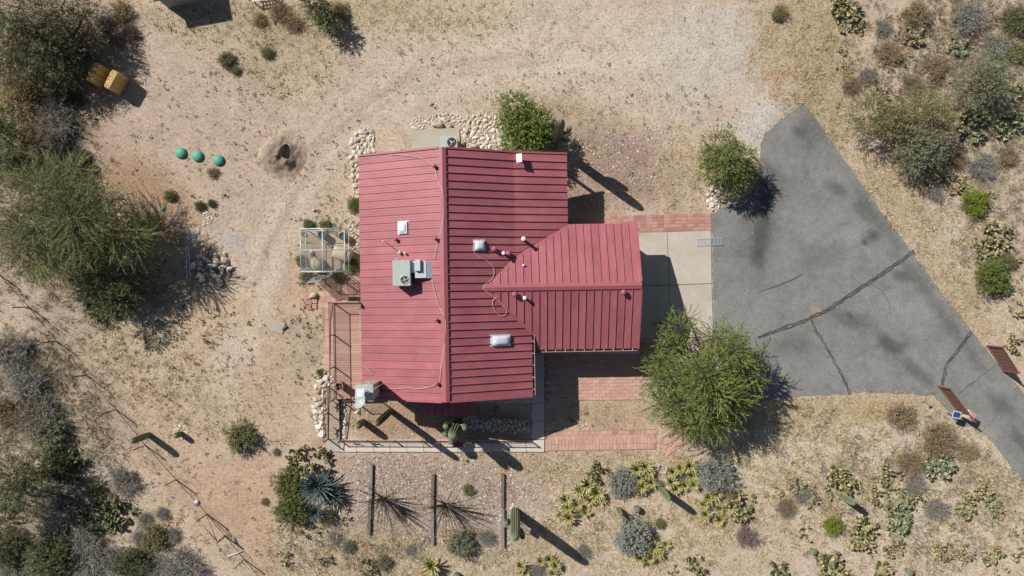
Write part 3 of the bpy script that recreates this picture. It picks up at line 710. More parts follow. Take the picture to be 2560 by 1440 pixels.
flashing(garage_roof, (UT, GV, 3.84), (UB, valleyN(UB), zm(UB))); flashing(garage_roof, (UB, valleyN(UB), zm(UB)), (UX - .05, vX - .03, zm(UX)))
flashing(garage_roof, (UT, GV, 3.84), (UE, GV - (UE - UT), zm(UE, -1)))
def gutter(parent, a, c, out, hang):
    a, c, o_ = Vector(a), Vector(c), Vector(out)
    b = MB(); w, h = 0.11, 0.1
    pr = [(0.02, -.03), (0.02, -.03 - h), (w, -.03 - h), (w + .02, -.01), (w, -.015), (w - .015, -.02 - h), (0.03, -.02 - h), (0.03, -.03)]
    vs = [p + o_ * x + Vector((0, 0, z)) for p in (a, c) for x, z in pr]; n = len(pr)
    b.add(vs, [(i, (i+1) % n, n + (i+1) % n, n + i) for i in range(n)])
    g = b.build('gutter', M['redrail'], parent)
    L = (c - a).length; k = int(L / hang)
    hb = MB(); d = o_ * 0.13; hb.beam((0, 0, 0), d, 0.022, 0.015); hm = hb.mesh('gutter_strap', M['white'])
    for i in range(k): p = a + (c - a) * ((i + .5) / k); mobj('gutter_strap', hm, g, p)
    b = MB(); b.tube([a + o_ * .135 + Vector((0, 0, -.012)), c + o_ * .135 + Vector((0, 0, -.012))], 0.008, 5); b.build('gutter_lip', M['cable'], g)
gutter(house, (1.55, GE0, zg(GE0)), (GU, GE0, zg(GE0)), (0, -1, 0), 0.5)
gutter(house, (UE, VS, zm(UE, -1)), (UE, GV - (UE - UT) - .1, zm(UE, -1)), (1, 0, 0), 0.6)
# small lean-to roof over the south door
a0, a1 = toH(P(1052, 1040, 2.25)), toH(P(1190, 1037, 2.25))
b = MB(); zl = lambda u, v: 2.25 + (v - a0.y) * 0.2
facet_solid(b, [(a0.x, a0.y), (a1.x, a0.y), (a1.x, -4.8), (a0.x, -4.8)], zl)
lean = b.build('porch_roof', M['fascia'], house)
k = 8; w = (a1.x - a0.x) / k
for i in range(k):
    u0, u1 = a0.x + i * w, a0.x + (i + 1) * w
    panel(lean, M['roof_u'], True, [[(u, v, zl(u, v)) for v in (a0.y, -4.86)] for u in (u0, u1)], [(u0 + .02, v, zl(u0, v)) for v in (a0.y, -4.86)], side=(1, 0, 0))
for x in (a0.x + .15, a1.x - .15):
    b = MB(); b.box(x - .05, x + .05, a0.y + .1, a0.y + .2, 0, 2.1); b.build('porch_post', M['timber'], house)

# skylights
def frame_M(px, py):
    p = on_roof(px, py); e = 0.05
    du = Vector((2*e, 0, roofz(p.x + e, p.y) - roofz(p.x - e, p.y))).normalized(); dv = Vector((0, 2*e, roofz(p.x, p.y + e) - roofz(p.x, p.y - e))).normalized()
    n = du.cross(dv).normalized(); dv = n.cross(du)
    m = Matrix((du, dv, n)).transposed().to_4x4(); m.translation = p; return m
def skylight(x0, y0, x1, y1):
    m = frame_M((x0 + x1) / 2, (y0 + y1) / 2); s = 36.3 / FPX
    w, h = (x1 - x0) * s / 2 * 1.03, (y1 - y0) * s / 2
    b = MB(); b.box(-w - .05, w + .05, -h - .05, h + .05, 0.0, 0.02); b.box(-w, w, -h, h, 0.02, 0.13)
    o = b.build('skylight', M['galv'], house); o.matrix_local = m
    d = MB(); d.smooth = True; n = 8
    vs = []
    for j in range(n + 1):
        for i in range(n + 1):
            x, y = -1 + 2 * i / n, -1 + 2 * j / n
            f = (1 - abs(x) ** 3) * (1 - abs(y) ** 3)
            vs.append((x * (w - .025), y * (h - .025), 0.131 + 0.12 * f ** .6))
    d.add(vs, [(j*(n+1)+i, j*(n+1)+i+1, (j+1)*(n+1)+i+1, (j+1)*(n+1)+i) for j in range(n) for i in range(n)])
    d.build('dome', M['dome'], o)
skylight(996, 555, 1021, 584); skylight(1185, 601, 1211, 627); skylight(1227, 838, 1275, 864)
# roof vents: capped red ones and plain white pipes
def vent(px, py, s=1.0):
    p = on_roof(px, py, 0.28); z0 = p.z - 0.4
    b = MB(); b.smooth = True; b.lathe([(0.075*s, 0), (0.075*s, 0.33)], 12, (0, 0, 0))
    o = b.build('roof_vent', M['trim'], house, (p.x, p.y, z0))
    b = MB(); b.smooth = True; b.lathe([(0.06*s, 0.27), (0.15*s, 0.28), (0.155*s, 0.34), (0.13*s, 0.385), (0.05*s, 0.415), (0.004, 0.42)], 14, (0, 0, 0)); b.build('vent_cap', M['trim'], o)
    b = MB(); b.box(-.16*s, .16*s, -.16*s, .16*s, 0.06, 0.075, Matrix.Rotation(math.atan((roofz(p.x-.1,p.y)-roofz(p.x+.1,p.y))/.2), 4, 'Y') @ Matrix.Rotation(math.atan((roofz(p.x,p.y+.1)-roofz(p.x,p.y-.1))/.2), 4, 'X')); b.build('vent_flashing', M['trim'], o)
for q in ((1085,414,.68),(988,598,.68),(1088,596,.68),(1091,800,.68),(1092,960,.68),(1236,622,1.0),(1271,634,1.0),(1287,736,1.0),(1560,731,1.0)): vent(*q)
def pipe(px, py, r, h, m='white'):
    p = on_roof(px, py, h); b = MB(); b.smooth = True
    b.lathe([(r, -h - .12), (r, -.02)], 10); o = b.build('vent_pipe', M[m], house, (p.x, p.y, p.z))
    b = MB(); b.smooth = True; b.lathe([(r*1.45, -.06), (r*1.5, 0), (r*1.0, .03), (0.003, .035)], 12); b.build('vent_cap', M[m], o)
pipe(1309, 597, 0.085, 0.75); pipe(1259, 633, 0.07, 0.5); pipe(1309, 663, 0.045, 0.15); pipe(1312, 745, 0.075, 0.35)

# chimney chase at the south-west corner
ct = 5.35
c0, c1 = toH(P(888, 1004, ct)), toH(P(938, 962, ct)); c1.x = c0.x + 0.92; c1.y = c0.y + 0.86
b = MB(); b.box(c0.x + .06, c1.x - .06, c0.y + .06, c1.y - .06, 0.0, ct - .04); chim = b.build('chimney', M['stucco'], house)
b = MB(); b.box(c0.x, c1.x, c0.y, c1.y, ct - .04, ct); b.build('chimney_plate', M['acgrey'], chim)
fc = Vector((c0.x + .36, c0.y + .5, ct))
b = MB(); b.smooth = True; b.lathe([(0.14, 0), (0.14, .36)], 12, fc); b.build('flue', M['galv'], chim)
b = MB(); b.box(fc.x - .19, fc.x + .19, fc.y - .2, fc.y + .2, ct + .36, ct + .40); b.build('flue_cap', M['white'], chim)

# ================================================================ THINGS ON THE ROOF
def world_roof(px, py, dz=0.0): return fromH(on_roof(px, py, dz))
def inst(parent, name, me, loc, rz=0): return mobj(name, me, parent, loc, rz)

# packaged air conditioner with sheet-metal duct
TOPZ = 4.75
q0, q1 = P(982, 714, TOPZ), P(1025, 651, TOPZ)
ac = empty('air_conditioner', ((q0.x + q1.x) / 2, (q0.y + q1.y) / 2, 3.6), HA, 'large pale grey air conditioner with round fan and silver duct on the west roof', 'air conditioner')
w, h = (q1.x - q0.x) / 2, (q1.y - q0.y) / 2; zt = TOPZ - 3.6
b = MB(); b.box(-w, w, -h, h, 0.22, zt - .03); b.box(-w - .015, w + .015, -h - .015, h + .015, zt - .03, zt - .012)
fcx, fcy, fr = 0.16, -h + 0.3, 0.21
n = 24                      # top sheet with a round opening
ring = [(fcx + fr * math.cos(2*math.pi*k/n), fcy + fr * math.sin(2*math.pi*k/n)) for k in range(n)]
outer = []
for k in range(n):
    a = 2*math.pi*k/n; dx, dy = math.cos(a), math.sin(a)
    t = min(((w - fcx) if dx > 0 else (w + fcx)) / max(abs(dx), 1e-6), ((h - fcy) if dy > 0 else (h + fcy)) / max(abs(dy), 1e-6))
    outer.append((fcx + dx * t, fcy + dy * t))
cab = b.build('cabinet', M['acgrey'], ac)
b = MB(); b.add([(x, y, zt) for x, y in ring] + [(x, y, zt) for x, y in outer], [(k, n + k, n + (k+1) % n, (k+1) % n) for k in range(n)])
b.add([(sx * w, sy * h, zt - .002) for sx, sy in ((-1,-1),(1,-1),(1,1),(-1,1))] , [(0, 1, 2, 3)]) if False else None
corner = [(-w,-h),(w,-h),(w,h),(-w,h)]
for cxn, cyn in corner:      # fill the corners the ring spokes miss
    ks = sorted(range(n), key=lambda k: (outer[k][0]-cxn)**2 + (outer[k][1]-cyn)**2)[:2]
    ka, kb = min(ks), max(ks)
    if kb - ka > 2: ka, kb = kb, ka
    b.add([(*outer[ka], zt), (cxn, cyn, zt), (*outer[kb], zt)], [(0, 1, 2)])
b.build('top_sheet', M['acgrey'], ac)
b = MB(); b.smooth = True; b.tube([(fcx + (fr + .01) * math.cos(t), fcy + (fr + .01) * math.sin(t), zt + .012) for t in np.linspace(0, 2*math.pi, 25)], 0.018, 6); b.build('fan_ring', M['galv'], ac)
b = MB(); b.lathe([(fr, zt - .02), (fr, zt - .011)], 24, (fcx, fcy, 0)); b.build('fan_well', M['black'], ac)
b = MB(); b.lathe([(0.05, zt - .011), (0.05, zt + .005), (0.02, zt + .01)], 12, (fcx, fcy, 0)); b.build('fan_hub', M['tan_plastic'], ac)
bl = MB(); bl.add([(0.04,-.03,0),(0.18,-.07,.012),(0.19,.05,-.004),(0.04,.03,0)], [(0,1,2,3)]); blm = bl.mesh('fan_blade', M['timber_grey'])
for k in range(4): inst(ac, 'fan_blade', blm, (fcx, fcy, zt - .006), k * math.pi / 2 + .4)
for sx, sy in ((-1,-1),(1,-1),(1,1),(-1,1)):
    b = MB(); x, y = sx * (w - .08), sy * (h - .1); b.box(x - .04, x + .04, y - .04, y + .04, -.25, .22); b.build('foot', M['darkmetal'], ac)
b = MB(); b.box(w + .02, w + .22, 0.0, h - .05, 0.45, zt - .22)
b.box(w + .2, w + .8, -.26, h - .02, 0.5, zt - .24); b.box(w + .24, w + .52, .1, h + .04, zt - .24, zt - .06)
duct = b.build('duct', M['galv'], ac)
d = MB(); d.add([(w + .78, -.28, .5), (w + .78, h - .04, .5), (w + .82, h - .04, zt - .26), (w + .82, -.28, zt - .26), (w + 1.3, -.28, .3), (w + 1.3, h - .08, .3), (w + 1.22, h - .08, zt - .44), (w + 1.22, -.28, zt - .44)],
      [(3,2,6,7),(0,3,7,4),(1,5,6,2),(4,7,6,5),(0,4,5,1)]); d.build('duct_elbow', M['galv'], duct)
b = MB(); b.smooth = True; b.tube([(-.12, h + .02, .4), (-.3, h + .12, .75), (-.42, h + .1, .5), (-.42, h + .02, .3)], .015, 6); b.build('conduit', M['white'], ac)
# thin mast and small fittings beside it
p = world_roof(963, 606, 0.6)
t = empty('antenna_mast', (p.x, p.y, p.z - .65), 0, 'thin bare steel mast standing on the west roof slope', 'mast')
b = MB(); b.smooth = True; b.tube([(0, 0, 0), (0, 0, 1.25)], .018, 6); b.build('pole', M['galv'], t)
b = MB(); b.smooth = True; b.lathe([(.04, 1.2), (.045, 1.28), (.01, 1.31)], 8); b.build('cap', M['white'], t)
b = MB(); b.box(-.09, .09, -.09, .09, -.03, .02); b.build('base_plate', M['darkmetal'], t)
for (x, y, lab, r) in ((998, 631, 'small white pipe boot on the roof above the big air conditioner', .08), (1012, 633, 'tiny white conduit stub right of the pipe boot on the roof', .05)):
    p = world_roof(x, y, 0.2); b = MB(); b.smooth = True
    b.lathe([(r * 1.5, -.25), (r, -.12), (r, 0)], 10); o = b.build('pipe_stub', M['white'], None, p); tag(o, lab, 'pipe')
    b = MB(); b.smooth = True; b.lathe([(r * 1.2, -.01), (r * 1.2, .03), (.004, .06)], 10); b.build('cap', M['white'], o)
# flat white satellite terminal near the north-east eave
p = world_roof(1298, 395, 0.45)
t = empty('satellite_terminal', (p.x, p.y, p.z - .47), HA, 'flat white rectangular satellite terminal near the north eave', 'antenna')
mt = Matrix.Translation((0, 0, .45)) @ Matrix.Rotation(R(6), 4, 'Z') @ Matrix.Rotation(R(-14), 4, 'Y') @ Matrix.Rotation(R(-14), 4, 'X')
b = MB(); b.box(-.15, .15, -.24, .24, 0, .03, mt); b.build('panel', M['white'], t)
b = MB(); b.smooth = True; b.tube([(0, 0, .46), (0, 0, .08)], .02, 6); b.build('mast', M['white'], t)
for k in range(4):
    a = k * math.pi / 2 + .6; b = MB(); b.smooth = True; dz = -.02
    x, y = .2 * math.cos(a), .2 * math.sin(a); hp = toH(p); z = roofz(hp.x + x, hp.y + y) - (p.z - .47) + .01
    b.tube([(0, 0, .14), (x, y, z)], .012, 5); b.build('foot', M['darkmetal'], t)
# dish and aerial on the chimney
cw = fromH(((c0.x + c1.x) / 2, (c0.y + c1.y) / 2, ct))
t = empty('satellite_dish', fromH((c0.x + .3, c0.y + .02, ct - .02)), HA, 'pale grey satellite dish bolted to the chimney corner', 'satellite dish')
b = MB(); b.smooth = True
Md = Matrix.Translation((.02, -.14, .28)) @ Matrix.Rotation(R(205), 4, 'Z') @ Matrix.Rotation(R(52), 4, 'X')
b.lathe([(.30, .085), (.22, .045), (.12, .012), (.004, 0)], 20, M=Md, capb=False, capt=False); b.lathe([(.004, -.012), (.12, .0), (.22, .033), (.30, .083)], 20, M=Md, capb=False, capt=False)
b.build('reflector', M['acgrey'], t)
b = MB(); b.smooth = True; b.tube([(.0, 0, 0), (.02, -.06, .2), (.02, -.13, .27)], .022, 6); b.build('bracket', M['galv'], t)
b = MB(); b.smooth = True; b.tube([(.02, -.2, .1), (-.16, -.52, .3)], .014, 5); arm = b.build('feed_arm', M['white'], t)
b = MB(); b.smooth = True; b.tube([(-.14, -.48, .28), (-.2, -.58, .34)], .05, 8); b.tube([(-.2, -.47, .3), (-.26, -.55, .36)], .035, 8); b.build('receiver', M['white'], arm)
t = empty('yagi_antenna', fromH((c1.x - .3, c1.y - .3, ct)), HA, 'thin metal television aerial on the chimney top', 'antenna')
b = MB(); b.smooth = True; b.tube([(0, 0, 0), (0, 0, .85)], .02, 6); b.build('mast', M['galv'], t)
b = MB(); b.smooth = True; b.tube([(-.35, -.55, .8), (.35, .45, .8)], .014, 5); boom = b.build('boom', M['galv'], t)
for k, s in enumerate((-.9, -.55, -.15, .3, .7, .95)):
    cx_, cy_ = .35 * s, (-.05 + .5 * s); L = .36 - .03 * k
    b = MB(); b.smooth = True; b.tube([(cx_ - L * .8, cy_ + L * .56, .815), (cx_ + L * .8, cy_ - L * .56, .815)], .009, 5); b.build('element', M['galv'], boom)
b = MB(); b.smooth = True; b.tube([(.2, .0, .7), (.95, .42, .72)], .009, 5); b.build('element', M['galv'], boom)
t = empty('wire_basket', fromH((c0.x + .28, c1.y + .42, zm(c0.x + .4) + .04)), HA, 'tangle of white wire mesh at the roof edge by the chimney', 'wire')
for k in range(7):
    b = MB(); b.smooth = True; a = k * .05
    b.tube([(-.25 + a * 2, .16 - a * 1.6, .02), (-.2 + a * 2, .24 - a * 1.6, .14), (-.12 + a * 2, .26 - a * 1.6, .03)], .012, 5); b.build('loop', M['white'], t)
# cables lying on the roof
def cable(pts, label, r=0.014, m='cable', dz=.07):
    P3 = [world_roof(x, y, dz) for x, y in pts]
    fine = []
    for i in range(len(P3) - 1):
        p0, p1, p2, p3 = P3[max(i-1, 0)], P3[i], P3[i+1], P3[min(i+2, len(P3)-1)]
        for k in range(6):
            s = k / 6; fine.append(0.5 * ((2*p1) + (p2-p0)*s + (2*p0-5*p1+4*p2-p3)*s*s + (3*p1-p0-3*p2+p3)*s**3))
    fine.append(P3[-1])
    for f in fine:
        hh = toH(f); f.z = max(f.z, roofz(hh.x, hh.y) + dz * .6)
    b = MB(); b.smooth = True; b.tube([f - fine[0] for f in fine], r, 5)
    tag(b.build('cable', M[m], None, fine[0]), label, 'cable')
cable([(975,386),(1005,388),(1040,392),(1062,400),(1083,414)], 'thin pale cable from the north-west eave to the first vent')
cable([(1086,420),(1092,440),(1098,458),(1106,478),(1110,510),(1108,545),(1104,570),(1098,590),(1090,625),(1086,648)], 'pale cable running down the ridge to the silver duct')
cable([(1080,700),(1086,725),(1094,755),(1105,780),(1113,800),(1114,830),(1110,870),(1104,905),(1099,955)], 'pale cable sagging from the duct to the southern vent')
cable([(950,970),(985,972),(1020,970),(1050,972),(1075,967),(1090,962)], 'pale cable across the south-west roof from chimney to vent')
cable([(1184,606),(1185,630),(1200,643),(1218,652),(1232,665),(1236,682),(1230,697),(1217,708),(1208,718),(1216,729),(1232,741)], 'pale cable from the square east skylight to the garage ridge', dz=.05)
cable([(1232,741),(1246,752),(1260,766),(1267,778),(1262,788),(1250,789),(1238,778),(1232,762),(1233,750),(1243,743)], 'looped loose cable coil below the garage ridge end', dz=.05)

# ================================================================ NORTH SIDE: condenser, stones
t = empty('condenser_unit', P(1123, 366, 1.0) - Vector((0, 0, 1.0)) + Vector((0, 0, .08)), HA, 'grey box condenser with black fan on the concrete pad behind the house', 'air conditioner')
w_, h_, z_ = .47, .5, 1.2
b = MB(); b.box(-w_, w_, -h_, h_, 0, z_); b.box(-w_ - .01, w_ + .01, -h_ - .01, h_ + .01, z_ - .06, z_ + .015); b.build('cabinet', M['acgrey'], t)
b = MB(); b.lathe([(.245, z_ + .016), (.245, z_ + .024)], 24, (.17, .17, 0)); b.build('fan_well', M['black'], t)
b = MB(); b.smooth = True; b.tube([(.17 + .25 * math.cos(a), .17 + .25 * math.sin(a), z_ + .025) for a in np.linspace(0, 2*math.pi, 25)], .014, 6); b.build('fan_ring', M['darkmetal'], t)
for k in range(3): inst(t, 'fan_blade', blm, (.17, .17, z_ + .04), k * 2.09 + .3)
b = MB(); b.lathe([(.055, z_ + .02), (.055, z_ + .05)], 12, (.17, .17, 0)); b.build('fan_hub', M['galv'], t)

def stone_mesh(seed, name='stone', mat=None, sub=2, flat=.62):
    rs = random.Random(seed)
    bm = bmesh.new(); bmesh.ops.create_icosphere(bm, subdivisions=sub, radius=1.0)
    off = Vector((rs.uniform(-50, 50),) * 3)
    cuts = [(Vector((rs.gauss(0, 1), rs.gauss(0, 1), rs.gauss(0, .6))).normalized(), rs.uniform(.55, .85)) for _ in range(7)]
    for v in bm.verts:
        p = v.co.copy()
        for nrm, d in cuts:
            e = p.dot(nrm)
            if e > d: p -= nrm * (e - d) * .9
        p *= 1 + .16 * mnoise.noise(p * 1.7 + off)
        v.co = Vector((p.x * rs.uniform(.99, 1.01), p.y, p.z * flat))
    me = bpy.data.meshes.new(name); bm.to_mesh(me); bm.free(); me.materials.append(mat or M['stone'])
    for p in me.polygons: p.use_smooth = False
    return me
STONES = [stone_mesh(100 + k, sub=1 if k % 2 else 2) for k in range(8)]

def rocks(parent, poly, nmax, rmin, rmax, seed, z=0.0, pw=2.0, base=(0, 0, 0), pack=.8, flat=.8):
    """stones dropped one by one into a pixel polygon without overlap"""
    rs = random.Random(seed); xs = [p[0] for p in poly]; ys = [p[1] for p in poly]; done = []
    tries = 0
    sizes = sorted([rmin + (rmax - rmin) * rs.random() ** pw for _ in range(nmax)], reverse=True)
    for r in sizes:
        for _ in range(60):
            x, y = rs.uniform(min(xs), max(xs)), rs.uniform(min(ys), max(ys))
            if not in_poly(np.array([x]), np.array([y]), poly)[0]: continue
            if all((x-a)**2 + (y-c)**2 > ((r + d) * pack) ** 2 for a, c, d in done):
                done.append((x, y, r)); break
    for x, y, r in done:
        p = P(x, y) - Vector(base); s = r * CAM_H / FPX
        o = mobj('stone', STONES[rs.randrange(8)], parent, (p.x, p.y, z + s * .16), rs.uniform(0, 6.28), (s * rs.uniform(.95, 1.35), s * rs.uniform(.75, 1.05), s * flat * rs.uniform(.8, 1.15)))
        o.rotation_euler.x = rs.uniform(-.25, .25); o.rotation_euler.y = rs.uniform(-.25, .25)
def rock_thing(name, label, cat, poly, nmax, rmin, rmax, seed, **kw):
    c = P(sum(p[0] for p in poly) / len(poly), sum(p[1] for p in poly) / len(poly))
    t = empty(name, c, 0, label, cat); rocks(t, poly, nmax, rmin, rmax, seed, base=c, **kw); return t
rock_thing('rock_bed', 'broad bed of pale loose stones north of the house by the leafy bush', 'rocks', [(1148,295),(1190,286),(1250,290),(1262,330),(1262,372),(1255,382),(1172,376),(1158,345),(1150,322)], 170, 2.4, 8.5, 1)
rock_thing('rock_border', 'row of pale stones along the north edge of the concrete pad', 'rocks', [(1072,292),(1110,284),(1150,286),(1152,312),(1118,306),(1080,309),(1062,306)], 70, 2.2, 6, 2)
rock_thing('rock_pile', 'small heap of little pale stones at the corner of the concrete pad', 'rocks', [(1026,310),(1036,296),(1050,292),(1060,306),(1066,318),(1050,324),(1032,320)], 55, 1.8, 4.2, 3)
rock_thing('rock_bed', 'rounded patch of pale stones at the north-west house corner', 'rocks', [(876,352),(884,334),(905,320),(926,322),(935,336),(934,380),(936,395),(893,396),(882,372)], 90, 2.5, 8.5, 4)
rock_thing('rock_border', 'line of big pale stones along the west wall under the eave', 'rocks', [(873,385),(896,385),(902,470),(898,500),(884,480),(880,430)], 26, 4, 9, 5)
rock_thing('rock_wall', 'thick bank of white boulders along the left of the ramp', 'rocks', [(800,934),(815,932),(812,965),(806,1090),(796,1086),(786,1045),(785,1010),(790,965)], 110, 3.2, 9, 6, pw=1.3)
rock_thing('rock_wall', 'rocks piled under the deck corner beside the ramp rail', 'rocks', [(812,936),(832,938),(834,968),(819,968),(812,972)], 34, 2.5, 6, 16)
rock_thing('rock_border', 'column of pale boulders between ramp and front garden', 'rocks', [(851,972),(862,974),(866,1030),(862,1094),(851,1094)], 40, 2.5, 9, 7)
rock_thing('dry_streambed', 'dry streambed of grey river stones in the shaded front garden', 'rocks', [(1152,1040),(1180,1040),(1215,1050),(1262,1048),(1322,1052),(1326,1078),(1290,1082),(1230,1078),(1185,1074),(1160,1064)], 150, 2, 6.5, 8)
rock_thing('rock_pile', 'white stones piled beside the asphalt below the round bush', 'rocks', [(1770,474),(1786,468),(1795,490),(1797,520),(1776,528),(1768,512)], 22, 3.5, 8, 9, pw=1.2)
rock_thing('rock_pile', 'few white stones at the lower end of the ramp landing', 'rocks', [(795,1124),(818,1124),(820,1140),(812,1150),(796,1136)], 12, 2.5, 6, 10)
rock_thing('rubble_heap', 'heap of broken white rubble in the bare west yard', 'rocks', [(506,534),(524,528),(532,545),(528,562),(508,564)], 60, 1.5, 4, 11)
rock_thing('rubble_heap', 'scatter of white chips beside the dark junk pile', 'rocks', [(476,575),(500,572),(508,590),(495,600),(478,596)], 40, 1.2, 3, 12)
rock_thing('rock_ring', 'ring of white stones around the small saguaro by the fence', 'rocks', [(438,1066),(452,1060),(466,1064),(474,1078),(468,1094),(452,1098),(462,1088),(464,1076),(450,1070),(440,1080)], 26, 2, 4.5, 13)
rock_thing('rock_pile', 'scattered pale stones east of the wire enclosure', 'rocks', [(868,555),(882,560),(895,600),(897,660),(884,650),(876,600)], 22, 2.5, 6.5, 14)
rock_thing('rock_pile', 'small mixed stones in the lower courtyard yard', 'rocks', [(1395,1072),(1425,1062),(1475,1058),(1470,1072),(1440,1080),(1400,1085)], 16, 1.4, 3.2, 15)
def boulder(px, py, r, label, rz=0, sx=1.0, sy=1.0, m=None, hz=.7):
    s = r * CAM_H / FPX; o = mobj('boulder', stone_mesh(int(px + py), 'boulder', m or M['boulder'], 2, hz), None, P(px, py) + Vector((0, 0, s * .3)), R(rz), (s * sx, s * sy, s))
    o.data.polygons.foreach_set('use_smooth', [True] * len(o.data.polygons)); tag(o, label, 'boulder')
boulder(1098, 314, 12, 'long pale boulder lying above the concrete pad', 0, 1.35, .75); boulder(1127, 316, 7, 'short round boulder at the right end of the long boulder'); boulder(1185, 367, 10, 'flat pale boulder right of the grey condenser', 0, 1.3, .7)
boulder(783, 740, 12, 'large white boulder beside the paver path', 10, 1.1, .85); boulder(785, 526, 5, 'lone white rock above the wire enclosure'); boulder(1160, 360, 6, 'brown rock in the stone bed right of the condenser', m=M['timber'])
boulder(690, 1270, 7, 'white rock on the bare soil left of the blue agave'); boulder(1167, 330, 8, 'square white rock at the right edge of the concrete pad', 0, .8, 1.1); boulder(1840, 1152, 6, 'white rock under the right edge of the mesquite')

# ================================================================ DECK, RAMP, RAILINGS
DZ = 0.45
dA, dB = toH(P(832, 756, DZ)), toH(P(836, 998, DZ))
uL = (dA.x + dB.x) / 2; vT, vB = dA.y, dB.y
deck = empty('wooden_deck', fromH((uL, vB, 0)), HA, 'reddish wooden deck along the west wall of the house', 'deck')
bw = 0.14; nb = int((vT - vB) / bw); L = -7.77 - uL
b = MB(); b.box(0, L, .004, bw - .008, DZ - .035, DZ); bmesh_deck = b.mesh('board', M['deck'])
for i in range(nb): inst(deck, 'board', bmesh_deck, (random.Random(i).uniform(-.008, .008), i * bw, random.Random(i + 50).uniform(-.003, .003)))
b = MB(); b.box(0.03, L, 0.03, nb * bw - .03, DZ - .22, DZ - .04); b.build('joists', M['timber'], deck)
for x in (0.15, L - .2):
    for y in (.2, nb * bw / 2, nb * bw - .2):
        b = MB(); b.box(x - .06, x + .06, y - .06, y + .06, 0, DZ - .22); b.build('support_post', M['timber'], deck)
def railing(label, segs, h, spacing=.14, post=1.7, foot=.07, z_of=None, group=None):
    """segs: list of (a,b) in world; balusters, posts and two rails each"""
    a0_ = Vector(segs[0][0]); t = empty('railing', a0_, 0, label, 'railing', group)
    bb = MB(); r = .0075; bb.box(-r, r, -r, r, 0, 1); bal = bb.mesh('baluster', M['redrail'])
    pp = MB(); r = .03; pp.box(-r, r, -r, r, 0, 1); pst = pp.mesh('post', M['redrail'])
    for a, c in segs:
        a, c = Vector(a) - a0_, Vector(c) - a0_; d = c - a; L = d.length; ang = math.atan2(d.y, d.x)
        up = Vector((0, 0, 1))
        b = MB(); b.beam(a + up * h, c + up * h, .04, .03); b.build('top_rail', M['redrail'], t)
        b = MB(); b.beam(a + up * foot, c + up * foot, .035, .03); b.build('bottom_rail', M['redrail'], t)
        n = int(L / spacing)
        for i in range(1, n):
            o = inst(t, 'baluster', bal, a + d * (i / n) + up * foot, ang); o.scale = (1, 1, h - foot)
        k = max(1, round(L / post))
        for i in range(k + 1):
            o = inst(t, 'post', pst, a + d * (i / k) - up * .02, ang); o.scale = (1, 1, h + .06)
    return t
dw = lambda u, v, z: fromH((u, v, z))
railing('brown metal railing round the west and north sides of the deck', [(dw(uL + .04, vB + .02, DZ), dw(uL + .04, vT - .03, DZ)), (dw(uL + .04, vT - .03, DZ), dw(-8.0, vT - .03, DZ))], 1.02)
railing('short brown rail across the south end of the deck', [(dw(uL + .75, vB + .03, DZ), dw(-8.1, vB + .03, DZ))], 1.02)
# ramp
rA, rB = P(819, 966, .42), P(819, 1097, .17)
rampw = P(849, 966, .42).x - rA.x
ramp_ = empty('wooden_ramp', (rB.x, rB.y, 0), 0, 'sloping tan wooden ramp leading down from the deck', 'ramp')
n = int((rA.y - rB.y) / .14); sl = math.atan2(.25, rA.y - rB.y)
b = MB(); b.box(0, rampw, .003, .133, -.04, 0); rm = b.mesh('board', M['ramp'])
for i in range(n):
    o = inst(ramp_, 'board', rm, (0, i * .14, .17 + .25 * i / n)); o.rotation_euler = (sl, 0, 0)
b = MB(); b.add([(0.02,0,0),(rampw-.02,0,0),(rampw-.02,n*.14,0),(.02,n*.14,0),(0.02,0,.12),(rampw-.02,0,.12),(rampw-.02,n*.14,.37),(.02,n*.14,.37)], [(4,5,6,7),(0,1,5,4),(1,2,6,5),(2,3,7,6),(3,0,4,7)]); b.build('stringers', M['timber'], ramp_)
rr_ = railing('brown metal railing along the left side of the ramp', [((rB.x + .02, rB.y - .02, .12), (rA.x + .02, rA.y, .42))], .95)
# front railing with cut-out animal ornaments
fa, fb = P(851, 1101, WZ), P(1328, 1103, WZ)
fr_ = railing('long brown metal railing along the front walkway with ornaments', [((fa.x, fa.y, WZ), (fb.x, fb.y, WZ))], .56)
def ornament(parent, at, along, up0, s=1.0):
    """flat cut-out of a running animal between the rails"""
    poly = [(-.22,.10),(-.10,.13),(.06,.13),(.14,.20),(.20,.22),(.25,.17),(.18,.13),(.13,.05),(.17,-.10),(.13,-.11),(.08,.02),(-.08,.02),(-.13,-.11),(-.17,-.10),(-.14,.03),(-.20,.05),(-.27,.0),(-.29,.02)]
    b = MB(); n = len(poly); al = Vector(along); vs = []
    for s2 in (-.006, .006):
        for x, y in poly: vs.append(Vector(at) + al * x * s + Vector((-al.y, al.x, 0)) * s2 + Vector((0, 0, up0 + y * s)))
    b.add(vs, [tuple(range(n)), tuple(range(2*n-1, n-1, -1))] + [(i, (i+1) % n, n + (i+1) % n, n + i) for i in range(n)])
    b.build('ornament', M['redrail'], parent)
for f in (.035, .14): ornament(fr_, (fb - fa) * (f + .03), (1, 0, 0), .27, .95)
for f in (.25, .75): ornament(rr_, (rA - rB) * f + Vector((0, 0, 0)), (0, 1, 0), .5, 1.2)
